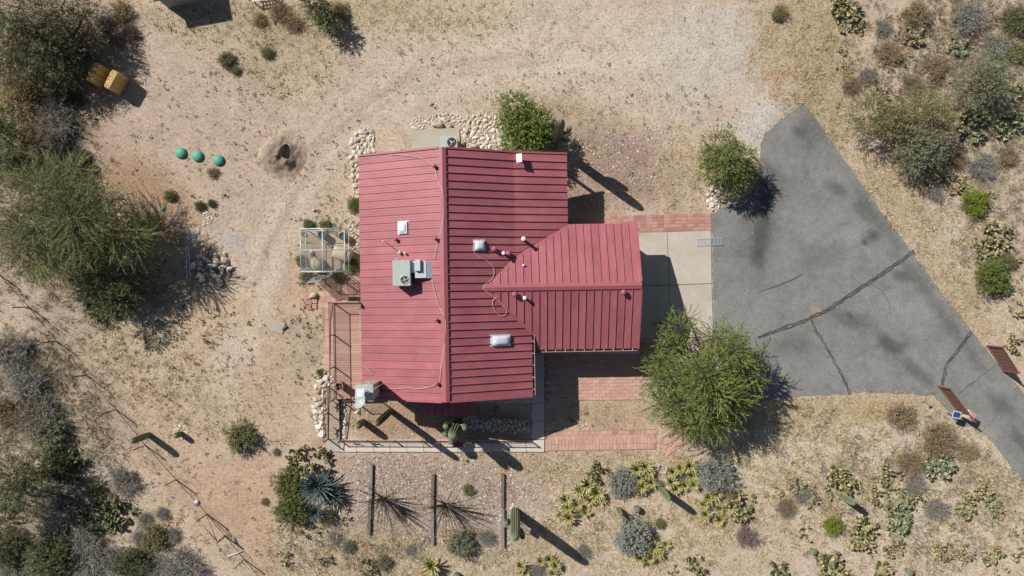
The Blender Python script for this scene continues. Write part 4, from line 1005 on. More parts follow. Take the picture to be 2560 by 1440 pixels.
# planter box hung on the railing, and the post base under saguaro
p = P(1148, 1107, WZ); t = empty('planter_box', (p.x, p.y, WZ), 0, 'narrow brown planter box hung on the front railing below the armed saguaro', 'planter')
b = MB(); b.box(-.36, .36, -.12, .1, .35, .38); b.box(-.36, .36, -.12, -.095, .38, .54); b.box(-.36, .36, .075, .1, .38, .54); b.box(-.36, -.335, -.095, .075, .38, .54); b.box(.335, .36, -.095, .075, .38, .54); b.build('trough', M['timber'], t)
b = MB(); b.box(-.33, .33, -.094, .074, .38, .50); b.build('soil', M['fascia'], t)
# barrel on the deck, slatted rack under the eave
p = P(847, 967, DZ + .7); t = empty('metal_drum', (p.x, p.y, DZ), 0, 'open dark drum with a pale rim standing at the south end of the deck', 'drum')
b = MB(); b.smooth = True; b.lathe([(.2, 0), (.22, .02), (.22, .66), (.205, .66), (.205, .3), (.003, .3)], 20, capt=False); b.build('shell', M['timber'], t)
b = MB(); b.smooth = True; b.tube([(.225 * math.cos(a), .225 * math.sin(a), .67) for a in np.linspace(0, 2*math.pi, 25)], .018, 6); b.build('rim', M['tan_plastic'], t)
b = MB(); b.beam((-.2, -.05, .62), (.2, .05, .62), .05, .03); b.beam((-.04, .2, .60), (.06, -.2, .60), .05, .03); b.build('crossbar', M['timber'], t)
q = P(902, 772, DZ + .45); t = empty('slatted_rack', (q.x, q.y, DZ), HA, 'pale slatted wooden rack peeking out under the west eave on the deck', 'rack')
b = MB(); b.box(-.09, .55, 0, .085, .42, .46); sm = b.mesh('slat', M['boulder'])
for i in range(11): inst(t, 'slat', sm, (0, -.08 - i * .165, 0))
for x in (.0, .45): b = MB(); b.box(x, x + .05, -1.85, .02, .37, .415); b.build('rail', M['timber'], t)
for x in (.0, .45):
    for y in (-1.8, -.05): b = MB(); b.box(x, x + .05, y - .05, y, 0, .37); b.build('leg', M['timber'], t)

# ================================================================ WIRE ENCLOSURE
EZ = 1.95
e = [P(752, 679, EZ), P(862, 678, EZ), P(861, 571, EZ), P(751, 572, EZ)]
ec = (e[0] + e[1] + e[2] + e[3]) / 4; ec.z = 0
cage = empty('wire_enclosure', ec, 0, 'galvanised pipe frame enclosure with wire mesh beside the west wall', 'enclosure')
E = [v - ec for v in e]; G = [Vector((v.x, v.y, 0)) for v in E]
def pole(parent, a, c, r=.024, m='galv', name='frame_pole'):
    b = MB(); b.smooth = True; b.tube([a, c], r, 6); return b.build(name, M[m], parent)
mid = lambda a, c: (a + c) / 2
M['pale_pipe'] = plain('pale_pipe', (0.6, 0.63, 0.66), 0.4, 0.2, bumpd=0)
for i in range(4):
    pole(cage, E[i], E[(i+1) % 4], .03, 'pale_pipe'); pole(cage, G[i], E[i], .028, 'pale_pipe')
    pole(cage, mid(G[i], G[(i+1) % 4]), mid(E[i], E[(i+1) % 4]), .024, 'pale_pipe')
    pole(cage, mid(G[i], E[i]), mid(G[(i+1) % 4], E[(i+1) % 4]), .02, 'pale_pipe')
pole(cage, mid(E[0], E[1]), mid(E[2], E[3]), .03, 'pale_pipe'); pole(cage, mid(E[1], E[2]), mid(E[3], E[0]), .022, 'pale_pipe')
for i in range(4):
    b = MB(); b.add([G[i], G[(i+1) % 4], E[(i+1) % 4], E[i]], [(0,1,2,3)]); b.build('mesh_panel', M['shade'] if i == 3 else M['netting'], cage)
b = MB(); b.add([v + Vector((0, 0, .01)) for v in E], [(0,1,2,3)]); b.build('mesh_panel', M['netting'], cage)
# two slatted gate leaves leaning below it
def louver(px, py, rz, w, h, label, tilt):
    t = empty('leaning_gate', P(px, py), R(rz), label, 'gate')
    Mx = Matrix.Rotation(R(tilt), 4, 'X')
    for x in (-w/2, w/2): b = MB(); b.box(x - .02, x + .02, -.02, .02, 0, h, Mx); b.build('stile', M['pale_pipe'], t)
    for z in (.03, h - .03): b = MB(); b.box(-w/2, w/2, -.018, .018, z - .02, z + .02, Mx); b.build('rail', M['pale_pipe'], t)
    for k in range(5): x = -w/2 + w * (k + 1) / 6; b = MB(); b.box(x - .03, x + .03, -.012, .012, .05, h - .05, Mx); b.build('slat', M['acgrey'], t)
louver(800, 690, 10, .75, 1.6, 'grey slatted gate leaf leaning outward at the left of the enclosure', 14)
louver(838, 682, 38, .8, 1.5, 'white slatted gate leaf swung open under the enclosure', 6)
# things inside it
def tub(px, py, label):
    t = empty('tub', P(px, py), 0, label, 'tub'); b = MB(); b.smooth = True
    b.lathe([(.19, 0), (.24, .5), (.225, .5), (.2, .36), (.003, .36)], 20, capt=False); b.build('wall', M['teal'], t)
    b = MB(); b.lathe([(.2, .37), (.2, .375)], 20); b.build('water', M['water'], t)
tub(810, 589, 'grey green tub in the upper middle of the wire enclosure'); tub(862, 592, 'grey green tub in the upper right corner of the wire enclosure')
t = empty('dome_kennel', P(797, 662), R(30), 'tan domed animal shelter in the lower left of the enclosure', 'kennel')
b = MB(); b.smooth = True; b.lathe([(.42, 0), (.43, .18), (.36, .42), (.2, .58), (.003, .63)], 18); b.build('dome', M['tan_plastic'], t)
b = MB(); b.smooth = True; b.tube([(-.05, .42, .28), (-.02, .25, .3)], .17, 12); b.build('entrance', M['tan_plastic'], t)
b = MB(); b.lathe([(.12, 0), (.12, .01)], 14, M=Matrix.Translation((-.055, .43, .28)) @ Matrix.Rotation(R(-88), 4, 'X')); b.build('opening', M['black'], t)
t = empty('barrel_shelter', P(853, 632), R(-20), 'large tan barrel shelter lying against the right side of the enclosure', 'kennel')
b = MB(); b.smooth = True; b.lathe([(.38, 0), (.42, .15), (.43, .6), (.40, 1.0), (.36, 1.05)], 18, M=Matrix.Translation((-.3, 0, .42)) @ Matrix.Rotation(R(90), 4, 'Y')); b.build('drum', M['tan_plastic'], t)
b = MB(); b.box(-.2, .6, -.36, -.28, 0, .12); b.box(-.2, .6, .28, .36, 0, .12); b.build('cradle', M['timber'], t)
b = MB(); b.smooth = True; b.lathe([(.1, 0), (.13, .05), (.12, .14), (.05, .2), (.003, .21)], 12); o = b.build('feed_dish', M['white'], None, P(779, 632)); tag(o, 'small white dish on the enclosure floor', 'dish')
b = MB(); b.box(-.02, .02, -1.1, 1.1, 0, .06); o = b.build('floor_board', M['timber'], None, P(831, 650)); tag(o, 'thin dark board lying upright across the enclosure floor', 'board')

# ================================================================ YARD THINGS
for k, (x, y, lab) in enumerate(((453, 383, 'leftmost green septic lid in the row of three'), (495, 391, 'middle green septic lid in the row of three'), (547, 401, 'rightmost green septic lid in the row of three'))):
    t = empty('septic_lid', P(x, y), R(k * 40), lab, 'lid', 'green septic lids')
    b = MB(); b.smooth = True; b.lathe([(.32, 0), (.32, .09), (.3, .13), (.2, .19), (.08, .215), (.003, .22)], 24); b.build('dome', M['green_lid'], t)
    b = MB(); b.lathe([(.34, 0), (.34, .035)], 24); b.build('collar', M['green_lid'], t)
    for j in range(6): a = j * math.pi / 3; b = MB(); b.lathe([(.018, .1), (.018, .125)], 8, (.275 * math.cos(a), .275 * math.sin(a), .02)); b.build('bolt', M['darkmetal'], t)
b = MB(); b.smooth = True; b.lathe([(.11, 0), (.11, .05), (.06, .09), (.003, .1)], 14); o = b.build('valve_lid', M['green_lid'], None, P(408, 523)); tag(o, 'tiny green valve lid at the edge of the big tree', 'lid')
def bale(px, py, rz, label):
    t = empty('hay_bale', P(px, py), R(rz), label, 'hay bale')
    L_, W_, H_ = .58, .23, 1.18
    b = MB(); n = 9; rs = random.Random(int(px)); vs = []; fs = []
    me = bpy.data.meshes.new('straw'); bm = bmesh.new(); bmesh.ops.create_cube(bm, size=1)
    bmesh.ops.subdivide_edges(bm, edges=bm.edges, cuts=7, use_grid_fill=True)
    for v in bm.verts:
        c = v.co; rnd = Vector((rs.uniform(-1, 1), rs.uniform(-1, 1), rs.uniform(-1, 1))) * .014
        k = (abs(c.x * 2) ** 8 + abs(c.y * 2) ** 8 + abs(c.z * 2) ** 8) ** (1/8)
        c = c / max(k, 1) * (1 if k < 1 else 1)
        v.co = Vector((c.x * W_ * 2, c.y * L_ * 2, (c.z + .5) * H_)) + rnd
    bm.to_mesh(me); bm.free(); me.materials.append(M['straw']); mobj('straw', me, t)
    for y in (-.3, 0, .3): b = MB(); b.beam((-W_ - .006, y, .02), (-W_ - .006, y, H_ + .004), .015, .01, (1, 0, 0)); b.beam((-W_, y, H_ + .008), (W_, y, H_ + .008), .015, .01); b.beam((W_ + .006, y, .02), (W_ + .006, y, H_), .015, .01, (1, 0, 0)); b.build('twine', M['twine'], t)
bale(306, 214, -28, 'sunlit straw bale standing on edge at the right of the pair'); bale(262, 196, -28, 'shaded orange straw bale half under the trees')
# dirt mound with a dug hole
dm = MB(); n, m_ = 64, 34; rs = random.Random(5); vs = [(0, 0, 0)]
def mz(x, y):
    r = math.hypot(x, y) / 1.45 * (1 + .2 * mnoise.noise(Vector((x * 1.3, y * 1.3, 8))))
    z = .40 * max(0, 1 - r) ** 1.3 * 1.6 * (1 + .6 * mnoise.noise(Vector((x * 2.4, y * 2.4, 3)))) + .11 * mnoise.noise(Vector((x * 5, y * 5, 1))) * max(0, 1.05 - r)
    x2, y2 = x + .1 * mnoise.noise(Vector((x * 4, y * 4, 5))), y + .12 * mnoise.noise(Vector((x * 4, y * 4, 9)))
    d = math.hypot((x2 - .36 - .25 * y2) / .24, (y2 + .02) / .46); z -= .75 * max(0, 1 - d * d) ** .6
    return max(z, -.35) if r < 1 else 0.0
vs = [(0, 0, mz(0, 0) + .01)]; fs = []
for i in range(1, m_ + 1):
    for k in range(n):
        a = 2*math.pi*k/n; r = 1.55 * i / m_ * (1 + .06 * math.sin(3*a) + .04 * math.sin(7*a)); x, y = r * math.cos(a), r * math.sin(a)
        vs.append((x, y, (mz(x, y) + .012 * (1 - (i / m_) ** 2)) if i < m_ else -.005))
for k in range(n): fs.append((0, 1 + k, 1 + (k+1) % n))
for i in range(m_ - 1):
    for k in range(n): fs.append((1 + i*n + k, 1 + (i+1)*n + k, 1 + (i+1)*n + (k+1) % n, 1 + i*n + (k+1) % n))
dm.smooth = True; dm.add(vs, fs)
M['dug'] = attr_ground('dug_earth', 'soil', 5.0, False, 0.08, 1.0, 0.72, 1.12)
o = dm.build('dirt_mound', M['dug'], None, P(706, 388), R(20)); tag(o, 'mound of greyish dug earth with a dark hole', 'mound')
mc = np.array(vs); rad = np.hypot(mc[:, 0], mc[:, 1]) / 1.5 * (1 + .16 * np.sin(np.arctan2(mc[:, 1], mc[:, 0]) * 3 + 1) + .1 * np.sin(np.arctan2(mc[:, 1], mc[:, 0]) * 7))
f_ = smooth((1.0 - rad) / .6)[:, None]; set_color(o.data, 'soil', np.array(lit(192, 172, 150)) * (1 - f_) + np.array(lit(148, 133, 118)) * f_)
# stepping slab, sagging block beside it
b = MB(); b.prism([(-.45,-.32),(.42,-.38),(.47,.28),(-.36,.40)], 0, .07); o = b.build('paving_slab', M['pad'], None, P(692, 815), R(-12)); o.rotation_euler.x = R(2); tag(o, 'loose square concrete slab lying in the bare west yard', 'slab')
b = MB(); b.box(-.16, .16, -.05, .05, 0, .12); o = b.build('wood_block', M['timber'], None, P(712, 819), R(38)); tag(o, 'dark wood block beside the loose concrete slab', 'block')
# junk pile: driftwood and rock
t = empty('debris_pile', P(520, 665), 0, 'dark heap of rocks and driftwood at the foot of the big shadow', 'debris')
rs = random.Random(21)
for k in range(46):
    x, y = rs.gauss(0, .62), rs.gauss(0, .42); s = rs.uniform(.07, .26)
    o = mobj('stone', STONES[k % 8], t, (x, y, s * .5 + rs.uniform(0, .25) * max(0, 1 - math.hypot(x, y))), rs.uniform(0, 6.3), (s * 1.3, s * .8, s)); o.rotation_euler.x = rs.uniform(-.6, .6)
for k in range(22):
    a = rs.uniform(0, 3.14); x, y = rs.gauss(-.1, .6), rs.gauss(0, .45); L_ = rs.uniform(.25, .8); z = rs.uniform(.1, .45)
    b = MB(); b.smooth = True; b.tube([(x - L_/2*math.cos(a), y - L_/2*math.sin(a), z), (x, y, z + .08), (x + L_/2*math.cos(a), y + L_/2*math.sin(a), z - .05)], [.035, .05, .02], 5); b.build('branch', M['timber_grey' if k % 3 else 'timber'], t)
for k, (x, lab) in enumerate(((472, 'left of two long metal pipes leaning by the debris heap'), (478, 'right of two long metal pipes leaning by the debris heap'))):
    b = MB(); b.smooth = True; b.tube([(0, .9, .35), (-.04 + k * .05, -1.1, .12)], .035, 6); o = b.build('metal_pipe', M['galv'], None, P(x, 655)); tag(o, lab, 'pipe')
# railroad-tie timbers terracing the front slope
def tie(x0, y0, x1, y1, label, m='timber'):
    a, c = P(x0, y0), P(x1, y1); L_ = (c - a).length; ang = math.atan2(c.y - a.y, c.x - a.x)
    bm = bmesh.new(); bmesh.ops.create_cube(bm, size=1); bmesh.ops.scale(bm, vec=(L_, .18, .2), verts=bm.verts)
    bmesh.ops.bevel(bm, geom=bm.edges[:], offset=.02, segments=1); me = bpy.data.meshes.new('timber'); bm.to_mesh(me); bm.free(); me.materials.append(M[m])
    o = mobj('landscape_timber', me, None, (a + c) / 2 + Vector((0, 0, .07)), ang); tag(o, label, 'timber', 'timbers terracing the front slope')
tie(929, 1160, 927, 1245, 'upper half of the leftmost timber on the gravel slope', 'timber_grey'); tie(926, 1247, 923, 1335, 'lower half of the leftmost timber behind the ocotillo')
tie(1083, 1184, 1081, 1270, 'upper half of the middle timber on the gravel slope'); tie(1081, 1272, 1082, 1360, 'lower half of the middle timber on the gravel slope', 'timber_grey')
tie(1257, 1184, 1256, 1268, 'brown upper half of the rightmost timber'); tie(1257, 1272, 1257, 1368, 'grey lower half of the rightmost timber beside the big saguaro', 'timber_grey')
# small square frame between the variegated clumps, wire basket
b = MB()
for a, c in (((-.24,-.22),(.24,-.22)),((.24,-.22),(.24,.22)),((.24,.22),(-.24,.22)),((-.24,.22),(-.24,-.22))): b.beam((*a, .06), (*c, .06), .05, .12)
o = b.build('edging_frame', M['galv'], None, P(1655, 1172), R(-18)); tag(o, 'small square metal frame between two yellow agave clumps', 'frame')
t = empty('wire_cage', P(1496, 1313), R(12), 'small dark wire cage on the grass below the yellow agaves', 'cage')
for z in (.02, .2):
    for a, c in (((-.25,-.18),(.25,-.18)),((.25,-.18),(.25,.18)),((.25,.18),(-.25,.18)),((-.25,.18),(-.25,-.18))): b = MB(); b.tube([(*a, z), (*c, z)], .012, 4); b.build('wire', M['darkmetal'], t)
for x in (-.25, 0, .25):
    for y in (-.18, .18): b = MB(); b.tube([(x, y, 0), (x, y, .2)], .012, 4); b.build('wire', M['darkmetal'], t)

# ---- wire fence with steel posts on the west side
FP = [(-70,602),(0,688),(72,768),(142,853),(215,937),(290,1024),(363,1113),(440,1199),(517,1285),(610,1398),(690,1492)]
fo = P(290, 1024); fence = empty('wire_fence', fo, 0, 'thin wire fence on steel posts crossing the lower left yard', 'fence')
b = MB(); b.box(-.024, .024, -.006, .006, -.1, 1.32); b.box(-.006, .006, -.026, .006, -.1, 1.32); pm = b.mesh('post', M['timber'])
for k, (x, y) in enumerate(FP):
    p = P(x, y) - fo; o = inst(fence, 'post', pm, p, R(50)); o.scale = (1.4, 1.4, 1 if k != 8 else 1.05)
for z in (.03, .32, .58, .84, 1.1, 1.26):  # lowest: thick dark wire added to draw the fence's shadow line on soil
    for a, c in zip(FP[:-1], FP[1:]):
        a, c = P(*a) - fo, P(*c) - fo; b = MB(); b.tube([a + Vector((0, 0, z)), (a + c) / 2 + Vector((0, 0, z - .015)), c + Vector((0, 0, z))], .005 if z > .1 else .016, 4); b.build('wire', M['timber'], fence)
a, c = P(517, 1285) - fo, P(563, 1340) - fo
b = MB(); b.smooth = True; b.tube([c, c + Vector((0, 0, 1.15))], .05, 8); b.build('brace_post', M['timber_grey'], fence)
b = MB(); b.smooth = True; b.tube([a + Vector((0, 0, 1.1)), c + Vector((0, 0, 1.0))], .025, 6); b.build('brace_rail', M['timber_grey'], fence)
b = MB(); b.smooth = True; b.tube([a + Vector((0, 0, .1)), c + Vector((0, 0, 1.05))], .02, 6); b.build('brace_rail', M['timber'], fence)
b = MB(); b.smooth = True; b.lathe([(.14, 0), (.15, .05), (.1, .12), (.004, .14)], 14); o = b.build('float_ball', M['galv'], None, P(493, 1255) + Vector((0, 0, .0))); tag(o, 'small round grey metal cap beside the fence brace', 'cap')
b = MB(); b.smooth = True; b.tube([(-.45, -.16, .04), (.45, .16, .06)], .03, 6); o = b.build('white_pipe', M['white'], None, P(588, 1384)); tag(o, 'short white pipe lying under the lower fence wires', 'pipe')

# ---- driveway gate leaves, opener and solar panel
def gate(p0, p1, h, label, nstrip):
    a, c = P(*p0), P(*p1); d = c - a; L_ = d.length; t = empty('driveway_gate', a, math.atan2(d.y, d.x), label, 'gate')
    w_ = L_ / nstrip
    b = MB(); b.add([(0,0,.08),(w_*.78,0,.08),(w_*.84,.035,.08),(w_*.94,.035,.08),(w_,0,.08),(0,0,h),(w_*.78,0,h),(w_*.84,.035,h),(w_*.94,.035,h),(w_,0,h)], [(i,i+1,i+6,i+5) for i in range(4)] )
    pm_ = b.mesh('panel', M['brown_metal'])
    for i in range(nstrip): inst(t, 'panel', pm_, (i * w_, 0, 0))
    for z in (.1, h - .02): b = MB(); b.box(-.02, L_ + .02, -.05, -.002, z - .03, z + .03); b.build('rail', M['brown_metal'], t)
    for x in (-.03, L_ - .02): b = MB(); b.box(x, x + .05, -.06, .04, 0, h + .04); b.build('post', M['brown_metal'], t)
gate((2467, 864), (2506, 926), 1.35, 'brown corrugated gate leaf on the right side of the driveway', 7)
gate((2345, 965), (2406, 1045), 1.15, 'brown corrugated gate leaf standing open at the left of the driveway', 8)
t = empty('gate_opener', P(2405, 1035), R(-30), 'pinkish tan gate opener box beside the left gate leaf', 'box')
b = MB(); b.box(-.2, .2, -.22, .22, .35, .85); b.build('housing', M['tan_plastic'], t); b = MB(); b.add([(-.23,-.25,.85),(.23,-.25,.85),(.23,.25,.85),(-.23,.25,.85),(-.12,0,.98),(.12,0,.98)], [(0,1,5,4),(1,2,5),(2,3,4,5),(3,0,4)]); b.build('lid', M['paver_pink'], t)
b = MB(); b.box(-.05, .05, -.05, .05, 0, .35); b.build('post', M['darkmetal'], t); b = MB(); b.smooth = True; b.lathe([(.05, .0), (.05, .05), (.003, .08)], 10, (-.28, .2, .8)); b.build('lamp', M['white'], t)
p = P(2392, 1037, .95); t = empty('solar_panel', (p.x, p.y, 0), R(-14), 'small blue solar panel with white frame beside the gate opener', 'solar panel')
Ms = Matrix.Translation((0, 0, .95)) @ Matrix.Rotation(R(-20), 4, 'Y') @ Matrix.Rotation(R(14), 4, 'X')
b = MB(); b.box(-.2, .2, -.2, .2, -.012, .012, Ms); b.build('frame', M['white'], t); b = MB(); b.box(-.175, .175, -.17, .17, .012, .016, Ms); b.build('cells', M['solar'], t)
b = MB(); b.smooth = True; b.tube([(0, 0, 0), (0, 0, .95)], .025, 6); b.build('pole', M['galv'], t)
b = MB(); b.smooth = True; b.tube([(0, 0, .02), (-.25, .05, .02), (-.55, -.05, .02), (-.62, -.35, .02), (-.5, -.6, .02), (-.3, -.75, .02)], .012, 5); o = b.build('black_hose', M['black'], None, P(2340, 985)); tag(o, 'thin black cable curving across grass from the left gate', 'cable')
b = MB(); b.smooth = True; b.lathe([(.07, 0), (.08, .04), (.05, .1), (.003, .12)], 10); o = b.build('ground_sensor', M['black'], None, P(2325, 1017)); tag(o, 'small black knob at the end of the curved cable', 'sensor')

# ---- shed corner and white rack at the top edge
M['shed_wall'] = plain('shed_wall', (0.3, 0.32, 0.33), 0.8)
t = empty('storage_shed', P(419, 23), R(10), 'grey storage shed cut by the top edge of the picture', 'shed')
b = MB(); b.box(0.05, 2.35, .05, 3.0, 0, 1.42); b.build('wall', M['shed_wall'], t)
M['shed_roof'] = plain('shed_roof', (0.16, 0.17, 0.17), 0.8)
b = MB(); b.prism([(-.06,-.08),(2.46,-.08),(2.46,3.1),(-.06,3.1)], 1.42, 1.5); b.build('roof', M['shed_roof'], t)
b = MB(); b.box(-.09, .28, -.12, -.082, 1.3, 1.5); b.box(-.12, -.062, -.12, 3.1, 1.3, 1.5); b.build('corner_trim', M['boulder'], t)
t = empty('pallet_rack', P(664, -2), R(10), 'white slatted pallet at the top edge of the picture', 'pallet')
for y in (-.22, 0, .22): b = MB(); b.box(-.62, .62, y - .025, y + .025, .42, .47); b.build('rail', M['white'], t)
for k in range(7): b = MB(); b.box(-.6 + k * .19, -.54 + k * .19, -.26, .26, .472, .5); b.build('slat', M['white'], t)
for x in (-.58, .58):
    for y in (-.22, .22): b = MB(); b.box(x - .03, x + .03, y - .03, y + .03, 0, .42); b.build('leg', M['timber_grey'], t)

# ================================================================ PLANTS
def unit(v): return v / np.maximum(np.linalg.norm(v, axis=-1, keepdims=True), 1e-9)
def cards(o, d, n, L, W):
    """diamond leaves: o base (N,3), d direction, n roughly the normal, lengths, widths"""
    s = unit(np.cross(d, n)); W = np.asarray(W)[..., None] if np.ndim(W) else W; L = np.asarray(L)[..., None] if np.ndim(L) else L
    v = np.stack([o, o + d * L * .45 + s * W * .5, o + d * L, o + d * L * .45 - s * W * .5], 1)
    return v.reshape(-1, 3)
def card_faces(nv): i = np.arange(0, nv, 4)[:, None]; return i + np.array([[0, 1, 2, 3]])
def prisms(p0, p1, r0, r1, rng):
    """three-sided twigs"""
    d = unit(p1 - p0); a = rng.normal(size=d.shape); x = unit(np.cross(d, a)); y = np.cross(d, x)
    r0 = np.broadcast_to(np.asarray(r0), (len(p0),))[:, None]; r1 = np.broadcast_to(np.asarray(r1), (len(p0),))[:, None]
    vs = []
    for p, r in ((p0, r0), (p1, r1)):
        for k in range(3):
            t = 2.094 * k; vs.append(p + (x * math.cos(t) + y * math.sin(t)) * r)
    V = np.stack(vs, 1).reshape(-1, 3); b = (np.arange(len(p0)) * 6)[:, None, None]
    F = (b + np.array([[[0, 1, 4, 3], [1, 2, 5, 4], [2, 0, 3, 5]]])).reshape(-1, 4)
    return V, F
def sprays(rng, blobs, dens, L, nleaf, ll, lw, droop=.15, inner=.45, splay=.9, up=.35, jitter=.35):
    """leafy sprays spread through the blobs of a crown; returns leaf vertices and twig ends"""
    O, D = [], []
    for bx, by, bz, br, bzr in blobs:
        n = max(3, int(dens * br * br)); d = unit(rng.normal(size=(n, 3)) + np.array([0, 0, up]))
        r = inner + (1 - inner) * rng.rand(n) ** .6
        r *= 1 + .22 * np.sin(d[:, 0] * 5 + bx * 3) * np.sin(d[:, 1] * 6 + by * 2)
        pos = np.array([bx, by, bz]) + d * np.array([br, br, bzr]) * r[:, None]
        O.append(pos); D.append(unit(d + rng.normal(size=d.shape) * jitter))
    O = np.concatenate(O); D = np.concatenate(D); keep = O[:, 2] > .04; O, D = O[keep], D[keep]; n = len(O)
    Ls = L * (.6 + .8 * rng.rand(n)); k = np.linspace(.1, 1, nleaf)
    pts = O[:, None, :] + D[:, None, :] * (Ls[:, None] * k[None, :])[..., None]; pts[..., 2] -= droop * Ls[:, None] * k[None, :] ** 2
    pts = pts.reshape(-1, 3); Dd = np.repeat(D, nleaf, 0); ld = unit(Dd * (1.4 - splay) + rng.normal(size=Dd.shape) * splay * .7 + np.array([0, 0, .05]))
    nn = rng.normal(size=Dd.shape) * .55 + np.array([-.25, .18, 1.1])
    m = len(pts)
    V = cards(pts, ld, nn, ll * (.6 + .8 * rng.rand(m)), lw * (.7 + .6 * rng.rand(m)))
    return V, O, O + D * Ls[:, None] * .95 - np.array([0, 0, 1.0]) * (droop * Ls * .9)[:, None]
def limb(b, a, c, r0, r1, rng, sag=.12, n=5):
    a, c = np.array(a, float), np.array(c, float); pts = []
    off = rng.normal(size=3) * np.linalg.norm(c - a) * .1
    for i in range(n + 1):
        t = i / n; p = a + (c - a) * t + off * math.sin(math.pi * t); p[2] += sag * math.sin(math.pi * t) * np.linalg.norm(c - a)
        pts.append(tuple(p))
    b.smooth = True; b.tube(pts, [r0 + (r1 - r0) * i / n for i in range(n + 1)], 6); return pts
DENS = 1.35
def make_tree(px, py, H_, blobs_px, label, name='tree', leaf='leaf_mesq', bark='bark', dens=60, L=.45, nleaf=12, ll=.1, lw=.03, droop=.25, trunk=.14, seed=1, base_px=None, inner=.4, splay=.9, twig=.008, up=.35, stems=3, twigmat=None):
    """blobs_px: (px,py,z,r_px) of the crown as it is seen; positions turned to metres at their height"""
    rng = np.random.RandomState(seed); bp = P(*(base_px or (px, py)))
    blobs = []
    for x, y, z, r in blobs_px:
        c = P(x, y, z); rr = r * (CAM_H - z) / FPX; blobs.append((c.x - bp.x, c.y - bp.y, z, rr, rr * .72))
    t = empty(name, bp, 0, label, 'tree' if 'tree' in name or name in ('mesquite', 'palo_verde') else 'shrub')
    V, o, e_ = sprays(rng, blobs, dens * DENS, L, nleaf, ll, lw * 1.15, droop, inner, splay, up)
    mobj('crown', fast_mesh('crown', V, card_faces(len(V)), [M[leaf]]), t)
    b = MB(); fork = (0, 0, H_ * .22)
    for k in range(stems): a = 6.28 * k / stems + seed; limb(b, (.12 * math.cos(a), .12 * math.sin(a), -.05), (.3 * math.cos(a), .3 * math.sin(a), H_ * .22), trunk, trunk * .7, rng, 0)
    tp, tq, tr = [], [], []
    for i, (x, y, z, r, rz) in enumerate(blobs):
        a = 6.28 * (i % stems) / stems + seed
        pts = limb(b, (.3 * math.cos(a), .3 * math.sin(a), H_ * .2), (x, y, z - rz * .3), trunk * .6, .025, rng, .06)
        for q in range(max(4, int(r * 9))):
            s_ = np.array(pts[rng.randint(2, 6)]); d = unit(rng.normal(size=3) + np.array([0, 0, .4])); en = np.array([x, y, z]) + d * np.array([r, r, rz]) * (.55 + .4 * rng.rand())
            m_ = (s_ + en) / 2 + rng.normal(size=3) * .12 * r
            tp += [s_, m_]; tq += [m_, en]; tr += [.02, .012]
    b.build('trunk', M[bark], t)
    TV, TF = prisms(np.array(tp), np.array(tq), np.array(tr), np.array(tr) * .6, rng)
    SV, SF = prisms(o - (e_ - o) * .25, e_, twig, twig * .4, rng)
    ob_ = mobj('branches', fast_mesh('branches', np.concatenate([TV, SV]), np.concatenate([TF, SF + len(TV)]), [M[twigmat or bark]]), t); ob_['kind'] = 'stuff'
    return t

# ---- the big trees, each built by itself
make_tree(1765, 965, 4.4, [(1765,940,3.4,52),(1835,885,3.0,42),(1862,930,2.5,34),(1825,985,2.8,46),(1755,1035,2.5,46),(1695,1012,2.4,40),(1655,950,2.1,32),(1695,940,2.7,34),(1700,822,2.3,24),(1680,866,2.2,28),(1795,850,2.3,28),(1845,838,2.1,20),(1785,985,3.6,46),(1650,1005,1.9,24),(1650,905,2.0,22),(1722,1068,2.0,26),(1880,955,2.0,18),(1800,1060,2.1,28),(1668,808,1.9,13),(1632,965,1.7,14),(1822,1030,2.2,26),(1722,795,1.9,12),(1690,1050,1.9,20),(1880,900,2.0,16),(1850,1010,1.9,16)],
          'large feathery green mesquite between driveway and yard', 'mesquite', 'leaf_mesq', 'bark', 165, .8, 24, .1, .03, .32, .15, 11, (1775, 955), inner=.1, splay=.52, up=.1, twig=.007)
make_tree(60, 560, 5, [(40,520,3.6,70),(110,480,3.8,70),(170,455,3.4,58),(180,540,4.0,74),(90,580,3.6,74),(30,600,3.0,60),(240,520,3.2,62),(280,580,3.2,58),(330,595,2.8,50),(150,640,2.8,60),(80,650,2.4,48),(220,610,3.0,56),(375,590,2.0,34)],
          'wide feathery palo verde on the left edge', 'palo_verde', 'leaf_pv', 'bark_pale', 92, 1.0, 26, .12, .024, .3, .17, 12, (200, 575), inner=.2, splay=.48, up=.15, twig=.009)
make_tree(60, 60, 5, [(30,30,2.6,72),(100,40,2.5,70),(60,110,2.2,70),(150,30,2.0,58),(10,110,2.2,60),(120,110,2.1,60),(60,170,1.6,50),(20,180,1.6,44)],
          'dark green tree in the top left corner', 'dense_tree', 'leaf_dark', 'bark', 80, .6, 13, .11, .03, .2, .16, 13, (90, 90), inner=.4)
make_tree(190, 120, 3.6, [(190,70,1.5,52),(170,130,1.6,58),(205,115,1.3,42),(130,170,1.4,46),(165,185,1.2,38),(225,60,1.2,34),(215,20,1.4,36)],
          'dark olive thicket tree left of the straw bales', 'dense_tree', 'leaf_dark', 'bark', 85, .45, 11, .11, .032, .15, .14, 14, (195, 125), inner=.35)
make_tree(40, 400, 4, [(20,350,2.0,56),(60,400,1.9,56),(20,430,2.0,50),(85,440,1.6,42)],
          'dark shaded tree above the palo verde on the left', 'dense_tree', 'leaf_dark', 'bark', 120, .4, 11, .12, .035, .15, .14, 15, (60, 400), inner=.35)
make_tree(-10, 300, 3.5, [(-8,295,2.6,34),(5,330,2.2,26),(-12,420,2.4,26)], 'bright green tree tip poking in from the left edge', 'green_tree', 'leaf_green', 'bark', 150, .35, 11, .11, .04, .15, .1, 16, (0, 310))
